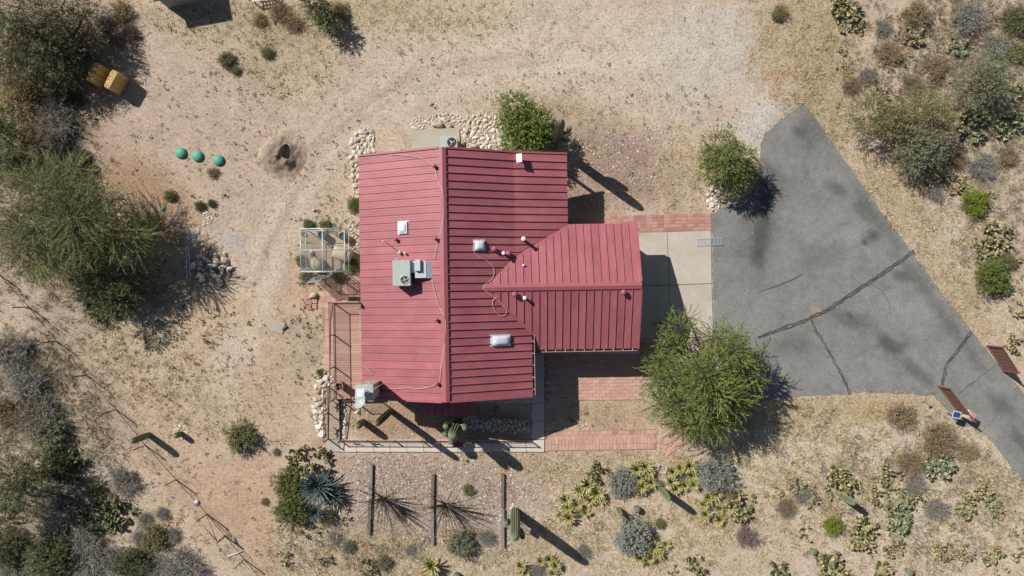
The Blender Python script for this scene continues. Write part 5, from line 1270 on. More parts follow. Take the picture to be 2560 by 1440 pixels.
make_tree(40, 1200, 3.2, [(30,1180,2.2,58),(70,1230,2.2,52),(15,1250,2.0,50),(90,1170,1.8,40),(20,1300,1.7,40)],
          'dark green tree low on the left edge beyond the fence', 'dense_tree', 'leaf_dark', 'bark', 110, .4, 11, .12, .035, .15, .12, 17, (60, 1210), inner=.35)
make_tree(1818, 405, 3.0, [(1800,370,1.9,44),(1850,400,1.7,42),(1790,420,1.7,44),(1835,440,1.5,42),(1818,405,2.2,48),(1770,395,1.3,26),(1865,430,1.3,28)],
          'round fine leaved green bush beside the tip of the asphalt', 'round_bush', 'leaf_mesq', 'bark', 260, .26, 10, .08, .032, .1, .08, 18, (1822, 412), inner=.55, stems=5)
make_tree(1318, 312, 2.8, [(1285,262,1.9,32),(1325,285,1.5,26),(1300,320,1.9,40),(1345,315,1.7,42),(1320,350,1.8,42),(1365,335,1.4,24),(1280,355,1.5,28),(1270,310,1.3,24)],
          'glossy bright green leafy bush at the north wall', 'leafy_bush', 'leaf_green', 'bark', 230, .32, 10, .1, .05, .05, .07, 19, (1320, 325), inner=.5, stems=5, splay=1.1)
make_tree(2290, 320, 2.4, [(2180,290,1.5,52),(2225,310,1.4,42),(2300,280,1.6,52),(2340,310,1.4,40)], 'olive spreading bush right of the asphalt tip', 'spreading_bush', 'leaf_olive', 'bark', 170, .4, 10, .12, .03, .1, .08, 20, (2260, 310), inner=.4, stems=4)
make_tree(2290, 370, 2.2, [(2280,350,1.5,50),(2320,370,1.4,42),(2275,400,1.2,36)], 'grey green bush below the olive spreading bush', 'spreading_bush', 'leaf_greyolive', 'bark', 180, .36, 10, .11, .03, .1, .08, 21, (2300, 375), inner=.4, stems=4)
make_tree(2450, 200, 2.8, [(2440,190,1.8,52),(2480,160,1.8,46),(2420,230,1.5,44),(2490,220,1.5,40)], 'thin grey olive mesquite at the upper right', 'mesquite', 'leaf_greyolive', 'twig_brown' if False else 'bark', 110, .5, 10, .11, .026, .15, .08, 22, (2460, 210), inner=.3, stems=4)
make_tree(265, 750, 2.6, [(250,720,1.9,46),(300,740,1.8,44),(270,785,1.6,42),(320,700,1.7,36),(235,680,2.0,40)], 'dark tangled bush under the lower edge of the palo verde', 'dense_tree', 'leaf_dark', 'bark', 110, .35, 10, .12, .036, .12, .1, 23, (285, 745), inner=.35, stems=4)
make_tree(790, 30, 1.9, [(785,5,1.2,30),(800,30,1.2,30),(822,58,1.0,26)], 'dark olive bush at the top edge above the track', 'dense_bush', 'leaf_dark', 'bark', 190, .28, 9, .12, .045, .1, .06, 24, (802, 28), inner=.35, stems=4)

# ---- prototypes for the repeated plants
def shrub_proto(seed, n_blob, dens, L, nleaf, ll, lw, H_=.75, inner=.35, droop=.1, splay=.9, tw=.009):
    rng = np.random.RandomState(seed); blobs = [(0, 0, .42 * H_, .62, .5 * H_)]
    for k in range(n_blob):
        a = 6.28 * k / n_blob + rng.rand(); r = .42 + .2 * rng.rand(); blobs.append((r * math.cos(a), r * math.sin(a), (.28 + .3 * rng.rand()) * H_, .3 + .2 * rng.rand(), (.3 + .1 * rng.rand()) * H_))
    V, o, e_ = sprays(rng, blobs, dens, L, nleaf, ll, lw, droop, inner, splay)
    # crooked stems rising from a spread of root crowns, two bends each
    hub = np.array([[q[0] * .55, q[1] * .55, 0.0] for q in blobs]); pick = np.argmin(((o[:, None, :2] - hub[None, :, :2]) ** 2).sum(-1), 1)
    p0 = hub[pick] + rng.normal(size=o.shape) * np.array([.05, .05, 0])
    m1 = p0 * .62 + o * .38 + rng.normal(size=o.shape) * .07; m2 = p0 * .25 + o * .75 + rng.normal(size=o.shape) * .06
    m1[:, 2] = np.maximum(m1[:, 2], .02); m2[:, 2] = np.maximum(m2[:, 2], .02)
    A, FA = prisms(p0, m1, tw, tw * .8, rng); A2, FA2 = prisms(m1, m2, tw * .8, tw * .6, rng); B, FB = prisms(m2, e_, tw * .6, tw * .25, rng)
    FB = np.concatenate([FA2, FB + len(A2)]); B = np.concatenate([A2, B])
    return V, card_faces(len(V)), np.concatenate([A, B]), np.concatenate([FA, FB + len(A)])
PROTO = {}
def proto(kind, v):
    key = (kind, v)
    if key not in PROTO:
        s = 300 + v * 17
        if kind == 'fine': PROTO[key] = shrub_proto(s, 7, 420, .2, 10, .085, .03)
        elif kind == 'round': PROTO[key] = shrub_proto(s + 1, 6, 620, .14, 9, .065, .03, .9, .5)
        elif kind == 'twig': PROTO[key] = shrub_proto(s + 2, 9, 330, .22, 5, .07, .014, .6, .15, .1, .9, .013)
        elif kind == 'brush': PROTO[key] = shrub_proto(s + 3, 9, 330, .18, 8, .09, .022, .6, .2)
    return PROTO[key]
MESHES = {}
KIND = {'olive': ('fine', 'leaf_olive', 'twig_brown'), 'green': ('round', 'leaf_lime', 'twig_brown'), 'sage': ('round', 'leaf_sage', 'twig_grey'), 'dark': ('fine', 'leaf_dark', 'twig_brown'),
        'grey': ('twig', 'twig_grey', 'twig_grey'), 'brown': ('twig', 'leaf_tan', 'twig_brown'), 'tan': ('brush', 'leaf_tan', 'twig_brown'), 'greyolive': ('fine', 'leaf_greyolive', 'twig_grey'), 'purple': ('brush', 'leaf_purple', 'twig_grey'),
        'mid': ('round', 'leaf_green', 'twig_brown'), 'pv': ('fine', 'leaf_pv', 'twig_brown')}
prs = random.Random(77)
def shrub(kind, px, py, r, label, h=1.0, name=None, group=None, sy=1.0, rz=None):
    v = prs.randrange(4); key = (kind, v)
    st, lm, tm = KIND[kind]
    if key not in MESHES:
        LV, LF, TV, TF = proto(st, v)
        MESHES[key] = (fast_mesh('foliage', LV, LF, [M[lm]]), fast_mesh('stems', TV, TF, [M[tm]]))
    fm, tm_ = MESHES[key]; z = r * .3 * CAM_H / FPX; c = P(px, py, z); s = r * (CAM_H - z) / FPX * 1.12
    t = empty(name or 'shrub', (c.x, c.y, 0), prs.uniform(0, 6.28) if rz is None else R(rz), label, 'shrub', group)
    for nm, me in (('foliage', fm), ('stems', tm_)): mobj(nm, me, t, (0, 0, 0), 0, (s, s * sy, s * h))
    return t
# prickly pear: pads growing out of pads
def pear_mesh(seed, n, m):
    rs = random.Random(seed); nu, nv = 8, 5
    base = []
    for j in range(nv + 1):
        th = math.pi * j / nv
        for i in range(nu): a = 2*math.pi*i/nu; base.append((math.sin(th) * math.cos(a), math.sin(th) * math.sin(a) * .2, -math.cos(th)))
    base = np.array(base); F0 = [(j*nu+i, j*nu+(i+1) % nu, (j+1)*nu+(i+1) % nu, (j+1)*nu+i) for j in range(nv) for i in range(nu)]
    pads = []
    def pad(p, d, gen):
        """p joint, d growth direction"""
        s = rs.uniform(.075, .11); w = s * rs.uniform(.72, .95); d = d.normalized(); nrm = d.cross(Vector((rs.gauss(0, 1), rs.gauss(0, 1), rs.gauss(0, .5)))).normalized(); sd_ = d.cross(nrm).normalized()
        pads.append((p, d, nrm, sd_, s, w)); return p + d * s * 2, d, sd_, s, w
    roots = []
    for k in range(max(4, n // 8)):
        a = rs.uniform(0, 6.28); r = .68 * math.sqrt(rs.random()); roots.append((Vector((r * math.cos(a), r * math.sin(a), .0)), Vector((math.cos(a) * .7 * rs.random(), math.sin(a) * .7 * rs.random(), 1)), 0))
    q = roots[:]
    while q and len(pads) < n:
        p, d, g = q.pop(0); tip, d2, sd_, s, w = pad(p, d, g)
        if g < 4:
            for k in range(rs.choice((1, 2, 2, 3)) if g else 3):
                t = rs.uniform(-1, 1); np_ = p + d2 * s * (1.0 + .9 * math.cos(t)) + sd_ * w * math.sin(t) * .95
                nd = d2 * (.6 + .3 * rs.random()) + sd_ * t * .9 + Vector((rs.gauss(0, .55), rs.gauss(0, .55), rs.gauss(.0, .3)))
                if np_.z < .06: nd.z = abs(nd.z)
                q.append((np_, nd, g + 1))
    V, F = [], []
    for p, d, nrm, sd_, s, w in pads:
        b0 = sum(len(x) for x in V); c = p + d * s
        Mx = np.stack([np.array(sd_) * w, np.array(nrm) * s * .9, np.array(d) * s]); V.append(base @ Mx + np.array(c)); F += [tuple(b0 + i for i in f) for f in F0]
    V = np.concatenate(V); V[:, 2] = np.maximum(V[:, 2], .0)
    return fast_mesh('pads', V, np.array(F), [m], True)
PEARS = {}
def pear(px, py, r, label, kind='pear', h=1.0, sy=1.0, group=None, rz=None):
    big = 2 if r > 33 else (1 if r > 22 else 0); v = prs.randrange(3); key = (kind, big, v)
    if key not in PEARS: PEARS[key] = pear_mesh(500 + v * 7 + big * 31, (60, 110, 210)[big], M[kind])
    c = P(px, py, .3); s = r * CAM_H / FPX / .82
    t = empty('prickly_pear', (c.x, c.y, 0), prs.uniform(0, 6.28) if rz is None else R(rz), label, 'cactus', group)
    o = mobj('pads', PEARS[key], t, (0, 0, 0), 0, (s, s * sy, min(1.1, s * 1.1) * h)); o['kind'] = 'stuff'
    return t
# saguaro columns
def column_mesh(h, r, ribs=16, taper=.8, lean=(0, 0), path=None, name='stem'):
    n = ribs * 2; prof = [(-.1, .85), (.25, .95), (.5, 1.0), (.75, .97), (.9, .88), (.96, .7), (.99, .42), (1.0, .12)]
    pts = path or [(lean[0] * t * h, lean[1] * t * h, t * h) for t, _ in prof]
    if path: 
        k = len(path); rr = [r * (1 if i < k - 3 else (.92, .72, .25)[i - k + 3]) for i in range(k)]
    else: rr = [r * w for _, w in prof]
    b = MB(); vs = []; prev = None
    pts = [Vector(p) for p in pts]
    for i, p in enumerate(pts):
        d = (pts[min(i+1, len(pts)-1)] - pts[max(i-1, 0)]).normalized(); a = prev or (Vector((1, 0, 0)) if abs(d.x) < .8 else Vector((0, 1, 0)))
        x = (a - d * a.dot(d)).normalized(); prev = x; y = d.cross(x)
        for k in range(n): t = 2*math.pi*k/n; q = rr[i] * (1.0 if k % 2 else .80); vs.append(p + (x * math.cos(t) + y * math.sin(t)) * q)
    fs = []
    col = []
    for i in range(len(pts)-1):
        for k in range(n): fs.append((i*n+k, i*n+(k+1) % n, (i+1)*n+(k+1) % n, (i+1)*n+k))
    fs.append(tuple(range((len(pts)-1)*n, len(pts)*n)))
    b.add(vs, fs); me = b.mesh(name, M['saguaro'])
    c = np.tile(np.array([[.075, .095, .045], [.30, .32, .20]]), (len(vs) // 2, 1)); top = np.array([v.z for v in vs]); 
    set_color(me, 'rib', c); return me
m, nt, b_ = nodes('saguaro_skin'); at = nt.nodes.new('ShaderNodeVertexColor'); at.layer_name = 'rib'
nz = noise_node(nt, 5, 5, .6, geopos(nt)); dd = ramp(nt, [(.3, (.7,) * 3), (.7, (1.15,) * 3)]); nt.links.new(nz.outputs[0], dd.inputs[0])
nt.links.new(mixc(nt, 1.0, at.outputs[0], dd.outputs[0], 'MULTIPLY'), b_.inputs['Base Color']); b_.inputs['Roughness'].default_value = .75; M['saguaro'] = m
def saguaro(px, py, h, r, label, arms=(), lean=(0, 0), name='saguaro', z=0):
    t = empty(name, P(px, py, z), prs.uniform(0, 6.28) if not arms else 0, label, 'cactus')
    mobj('stem', column_mesh(h, r, lean=lean), t)
    for (ang, z0, out, up, ra) in arms:
        a = R(ang); dx, dy = math.cos(a), math.sin(a)
        path = [(dx * r * .5, dy * r * .5, z0), (dx * out * .6, dy * out * .6, z0 + .02), (dx * out * .95, dy * out * .95, z0 + .14), (dx * out * 1.03, dy * out * 1.03, z0 + .3 * up + .1), (dx * out * 1.05, dy * out * 1.05, z0 + .75 * up), (dx * out * 1.05, dy * out * 1.05, z0 + up * .92), (dx * out * 1.05, dy * out * 1.05, z0 + up * .98), (dx * out * 1.05, dy * out * 1.05, z0 + up)]
        mobj('arm', column_mesh(0, ra, 11, path=path, name='arm'), t)
    return t
saguaro(1386, 364, 5.6, .27, 'tall saguaro with short arms at the north-east house corner', ((8, 3.0, .55, 1.0, .14), (150, 3.6, .5, .9, .13), (-25, 2.2, .6, .5, .12)))
saguaro(1287, 1278, 4.6, .3, 'big ribbed saguaro with two arms below the front gravel', ((165, 2.0, .5, .7, .15), (200, 1.5, .5, .5, .14), (-40, 2.6, .5, .9, .15)))
saguaro(908, 1054, 1.5, .2, 'short saguaro at the left of the front garden'); saguaro(977, 1027, 4.3, .2, 'slender unbranched saguaro in the front garden')
saguaro(1146, 1058, 4.0, .33, 'saguaro with many arms in the middle of the front garden', ((150, 1.6, .55, 1.1, .17), (190, 2.2, .5, .8, .15), (20, 1.8, .55, .9, .15), (250, 2.5, .45, .8, .15)))
saguaro(373, 1087, 1.85, .19, 'saguaro beside the wire fence'); saguaro(453, 1084, .75, .17, 'little saguaro inside the ring of white stones')
saguaro(1651, 1221, 2.25, .2, 'single saguaro below the two right yellow clumps'); saguaro(2098, 1236, 1.8, .19, 'single saguaro among prickly pears at the lower right')
saguaro(908, 747, 3.7, .14, 'thin dark columnar cactus by the deck corner', name='column_cactus')
saguaro(1545, 1272, 1.15, .17, 'knee high saguaro above the large grey sage'); 
def barrel(px, py, h, r, label):
    t = empty('barrel_cactus', P(px, py), 0, label, 'cactus'); mobj('stem', column_mesh(h, r, 13), t)
barrel(1590, 1269, .5, .2, 'barrel cactus right of the knee high saguaro'); barrel(2030, 1376, .35, .2, 'round barrel cactus low among the bottom right pears'); barrel(2268, 1426, .4, .22, 'round barrel cactus at the bottom edge right of centre'); barrel(1142, 1437, .4, .22, 'dark barrel cactus at the bottom edge right of the yellow rosette')
# agaves
def leaf_mesh(L_, W_, curve, mats, m_edge, name='leaf', fold=.25):
    """strap leaf from origin along +x, rising then arching; margins take the second material"""
    n = 7; b = MB()
    rows = []
    for i in range(n + 1):
        t = i / n; w = W_ * (.55 + 1.1 * t * (1 - t) * 1.6 if t < .5 else 1.0 - ((t - .5) / .5) ** 1.6 * .98) * .5
        x = L_ * t * math.cos(curve * t * .5); z = L_ * (math.sin(curve) * t - .55 * curve * t * t) ; rows.append([(x, -w, z + w * fold), (x, -w * .5, z), (x, w * .5, z), (x, w, z + w * fold)])
    vs = [p for r in rows for p in r]
    for i in range(n):
        for k in range(3): b.cm = 1 if (k != 1 and m_edge) else 0; b.smooth = True; b.add([vs[i*4+k], vs[(i+1)*4+k], vs[(i+1)*4+k+1], vs[i*4+k+1]], [(0, 1, 2, 3)])
    b.smooth = False
    return b.mesh(name, mats)
def blue_agave(px, py, R_, nleaf, label, seed, z=.1):
    rs = random.Random(seed); t = empty('blue_agave', P(px, py, .3), 0, label, 'agave'); t.location.z = 0
    ms = [leaf_mesh(R_, R_ * .085, c, [M['agave_blue'], M['agave_blue']], False) for c in (.5, .9, .3)]
    for k in range(nleaf):
        f = k / nleaf; a = k * 2.39996; o = mobj('leaf', ms[k % 3], t, (0, 0, z + .12 * f), 0); o.rotation_euler = (rs.uniform(-.15, .15), -(.05 + f * 1.05), a); s = (1.05 - .45 * f) * rs.uniform(.88, 1.1); o.scale = (s, s, s)
blue_agave(797, 1212, 1.4, 96, 'largest blue grey agave rosette in the left front clump', 1, .25); blue_agave(832, 1240, .95, 70, 'medium blue grey agave right of the largest rosette', 2, .15); blue_agave(790, 1282, .8, 60, 'small blue grey agave below the largest rosette', 3)
ROS = {}
def rosette_mesh(v):
    if v in ROS: return ROS[v]
    rs = random.Random(900 + v); lm = leaf_mesh(1, .15, .75, [], True); V, F, MI = [], [], []
    vv = np.array([x.co for x in lm.vertices]); ff = np.array([list(p.vertices) for p in lm.polygons]); mi = [p.material_index for p in lm.polygons]
    n = 46; b0 = 0
    for k in range(n):
        f = k / n; E_ = Matrix.Rotation(k * 2.39996 + rs.uniform(-.1, .1), 3, 'Z') @ Matrix.Rotation(-(.05 + f * 1.1), 3, 'Y') @ Matrix.Rotation(rs.uniform(-.25, .25), 3, 'X')
        s = (1.05 - .4 * f) * rs.uniform(.8, 1.12); V.append(vv @ np.array(E_).T * s + np.array([0, 0, .12])); F.append(ff + b0); b0 += len(vv); MI += mi if f < .8 else [0] * len(mi)
    ROS[v] = fast_mesh('rosette', np.concatenate(V), np.concatenate(F), [M['agave_green'], M['agave_yellow']], True, MI); return ROS[v]
def var_agave(pts, label, dead=()):
    c = P(sum(p[0] for p in pts) / len(pts), sum(p[1] for p in pts) / len(pts)); t = empty('variegated_agave', c, 0, label, 'agave')
    for x, y, r in pts:
        p = P(x, y, .25) - c; s = r * CAM_H / FPX * 1.5; o = mobj('rosette', rosette_mesh(prs.randrange(4)), t, (p.x, p.y, prs.uniform(-.04, .12)), prs.uniform(0, 6.28), (s, s, s)); o.rotation_euler.x = prs.uniform(-.15, .15)
    for x, y, r in dead:
        LV, LF, TV, TF = proto('twig', 1); p = P(x, y) - c; s = r * CAM_H / FPX; mobj('dead_leaves', fast_mesh('dead_leaves', TV, TF, [M['twig_grey']]), t, (p.x, p.y, 0), 0, (s, s, s))
var_agave([(1465,1210,22),(1448,1228,18),(1490,1232,20),(1475,1250,16),(1505,1248,14)], 'upper cluster of yellow edged agaves beside the dark prickly pear', [(1478,1248,14)])
var_agave([(1412,1248,18),(1418,1268,18),(1440,1262,15),(1422,1292,18),(1465,1284,13),(1400,1290,12)], 'lower left cluster of yellow edged agaves', [(1446,1280,16)])
var_agave([(1590,1172,20),(1612,1164,20),(1622,1182,18),(1596,1194,18),(1604,1214,18),(1628,1206,16)], 'dense yellow edged agave clump left of the square frame', [(1640,1208,12)])
var_agave([(1680,1178,17),(1700,1170,16),(1722,1164,18),(1676,1204,18),(1730,1190,16),(1712,1214,14),(1690,1222,15),(1736,1212,14)], 'ring shaped yellow edged agave clump right of the square frame', [(1708,1196,18)])
var_agave([(1770,1244,16),(1760,1262,14),(1790,1236,16),(1798,1272,15),(1764,1286,17),(1798,1300,16)], 'yellow edged agave clump joined to a prickly pear', [(1776,1266,14)])
var_agave([(1612,1374,17),(1634,1366,18),(1600,1396,15),(1648,1384,14),(1626,1394,14),(1664,1362,12)], 'yellow edged agaves at the foot of the large grey sage')
var_agave([(1080,1410,25)], 'single bright yellow agave rosette at the bottom edge')
var_agave([(1302,1412,16),(1312,1432,15)], 'small green yellow agave pair at the bottom edge under the big saguaro')
var_agave([(1352,1402,14),(1372,1398,16),(1388,1414,15),(1382,1434,14)], 'yellow edged agaves at the bottom edge beside a grey clump', [(1348,1425,18)])
# ocotillos
def ocotillo(px, py, n, H_, label, seed):
    rs = random.Random(seed); t = empty('ocotillo', P(px, py), 0, label, 'ocotillo')
    for k in range(n):
        a = rs.uniform(0, 6.28); tl = rs.uniform(.12, .95); L_ = H_ * rs.uniform(.7, 1.05); pts = []; w = rs.gauss(0, .12)
        for i in range(7):
            s = i / 6; th = tl * (.75 + .35 * s); pts.append((L_ * s * math.sin(th) * math.cos(a + w * s), L_ * s * math.sin(th) * math.sin(a + w * s), L_ * s * math.cos(th * .9)))
        b = MB(); b.smooth = True; b.tube(pts, [.022, .02, .018, .016, .014, .011, .006], 5); b.build('cane', M['cane'], t)
M['cane'] = plain('ocotillo_cane', (.12, .105, .07), .9, nscale=30, namt=.4)
ocotillo(957, 1245, 62, 2.4, 'left ocotillo with many thin dark canes', 4); ocotillo(1112, 1260, 60, 2.5, 'right ocotillo with many thin dark canes', 9)

# ---- the rest of the plants, one line each: kind, px, py, radius px, label
PL = [
 ('pear',2112,28,40,'tall narrow prickly pear at the top edge above the asphalt tip'), ('pear',2140,60,24,'prickly pear at the lower end of the tall narrow one'), ('pear',2292,86,30,'prickly pear above the small red soil patch'),
 ('pear',2108,128,15,'small prickly pear on the grass edge left of the red patch'), ('pear',2106,168,14,'small prickly pear just below another on the grass edge'), ('pear_blue',2402,112,30,'blue green prickly pear above the thin mesquite'),
 ('pear',2200,236,24,'prickly pear touching the top of the olive bush'), ('pear_blue',2432,312,40,'large blue green prickly pear right of the grey green bush'), ('pear_blue',2524,312,36,'tall blue green prickly pear near the right edge'),
 ('pear',2342,440,30,'prickly pear at the lower tip of the grey green bush'), ('pear',2395,462,28,'prickly pear above the lime green shrub'), ('pear',2548,222,24,'prickly pear at the right edge beside the thin mesquite'),
 ('pear',2475,498,22,'prickly pear hugging the lime green shrub'), ('pear',2492,592,38,'pale prickly pear between the two green shrubs on the right'), ('pear',2455,606,22,'low prickly pear left of the pale one on the right'),
 ('pear',2472,648,26,'prickly pear on top of the lower right green shrub'), ('pear_blue',2512,712,26,'prickly pear at the lower right of the right green shrub'), ('pear',2548,772,22,'prickly pear at the right edge above the gate'), ('pear',2546,858,26,'prickly pear at the right edge beside the gate leaf'),
 ('pear_blue',2345,1160,44,'lush green prickly pear under the brown twiggy bush'), ('pear',2098,1206,40,'prickly pear just above the lower right saguaro'), ('pear',2050,1230,22,'small prickly pear left of the one above the saguaro'), ('pear',2135,1220,22,'yellowish prickly pear right of the one above the saguaro'),
 ('pear',2000,1218,24,'prickly pear with a grey dead centre near the lower mesquite shadow'), ('pear',2028,1258,20,'small prickly pear below the grey centred one'), ('pear',1945,1232,16,'little prickly pear left of the grey centred one'), ('pear',2228,1190,32,'prickly pear left of the lush green one'),
 ('pear',2200,1240,26,'yellow prickly pear beside the grey dead branches'), ('pear',2265,1232,24,'prickly pear with grey dead branches at its edge'), ('pear_blue',2245,1290,40,'dense green prickly pear in the lower right field'), ('pear',2300,1252,24,'sparse prickly pear right of the dead branches'),
 ('pear',2415,1265,32,'prickly pear left of the rightmost lower pair'), ('pear',2468,1232,26,'upper prickly pear of the rightmost lower pair'), ('pear_blue',2485,1266,26,'lower prickly pear of the rightmost lower pair'), ('pear',2160,1338,42,'broad pale prickly pear below the single saguaro'),
 ('pear',2022,1335,22,'narrow prickly pear left of the small green ball shrub'), ('pear',2108,1288,12,'tiny prickly pear right of the small green ball shrub'), ('pear_dark',1952,1424,28,'dark prickly pear at the bottom edge left of the long one'), ('pear',2085,1424,42,'long prickly pear at the bottom edge'),
 ('pear',2240,1375,28,'thin prickly pear above the bottom right edge'), ('pear',2205,1428,28,'prickly pear at the bottom edge right of the long one'), ('pear',2362,1378,26,'scattered prickly pear in the bottom right field'), ('pear',2415,1384,24,'prickly pear right of the scattered one'),
 ('pear',2480,1388,28,'prickly pear near the bottom right corner'), ('pear',2554,1392,22,'prickly pear cut by the lower right edge'), ('pear',2552,1330,16,'small prickly pear at the right edge of the lower field'), ('pear',2495,1302,14,'little prickly pear below the rightmost lower pair'), ('pear',2380,1320,14,'tiny prickly pear left of the bottom right field'),
 ('pear',2510,1436,20,'prickly pear cut by the bottom edge near the right corner'), ('pear',1852,1270,38,'pale prickly pear joined to the yellow agave clump'), ('pear_dark',1500,1182,28,'dark prickly pear beside the upper agave cluster'), ('pear',1742,1414,30,'prickly pear near the bottom edge below the purple shrub'), ('pear',1680,1428,16,'small prickly pear at the bottom edge by the yellow agaves'),
 ('pear',778,1160,46,'large prickly pear touching the blue agave'), ('pear_dark',735,1150,26,'darker prickly pear left of the one touching the blue agave'), ('pear',852,1290,22,'small dry prickly pear left of the left ocotillo'), ('pear_dark',776,1332,22,'dark prickly pear below the blue agave'),
 ('pear',705,1400,22,'straggly prickly pear on the bare soil at the bottom'), ('pear_dark',812,1400,20,'dark prickly pear near the bottom edge left'), ('pear_dark',920,1425,24,'prickly pear at the bottom edge below the left ocotillo'), ('pear_dark',172,1172,40,'dark prickly pear at the edge of the left thicket'),
 ('pear_dark',232,1292,50,'dark green prickly pear in the lower left thicket'), ('pear_dark',290,1290,42,'prickly pear right of the dark green one in the lower left'), ('pear_dark',255,1240,32,'spiky prickly pear above the dark green one in the lower left'), ('pear_dark',250,765,38,'cactus tangle under the palo verde'), ('pear_dark',320,735,30,'pale stemmed cactus at the right of the tangle'),
 ('pear_blue',222,282,16,'blue green cactus at the edge of the bare yard'), ('pear_blue',72,178,14,'pale cactus among the dark thicket'), ('pear_blue',186,206,14,'pale blue cactus just left of the straw bales'), ('pear',2545,640,18,'small prickly pear at the right edge beside the lower green shrub'), ('pear',2250,160,22,'grey dead prickly pear in the upper right field'),
]
for k, x, y, r, lab in PL: pear(x, y, r, lab, k)
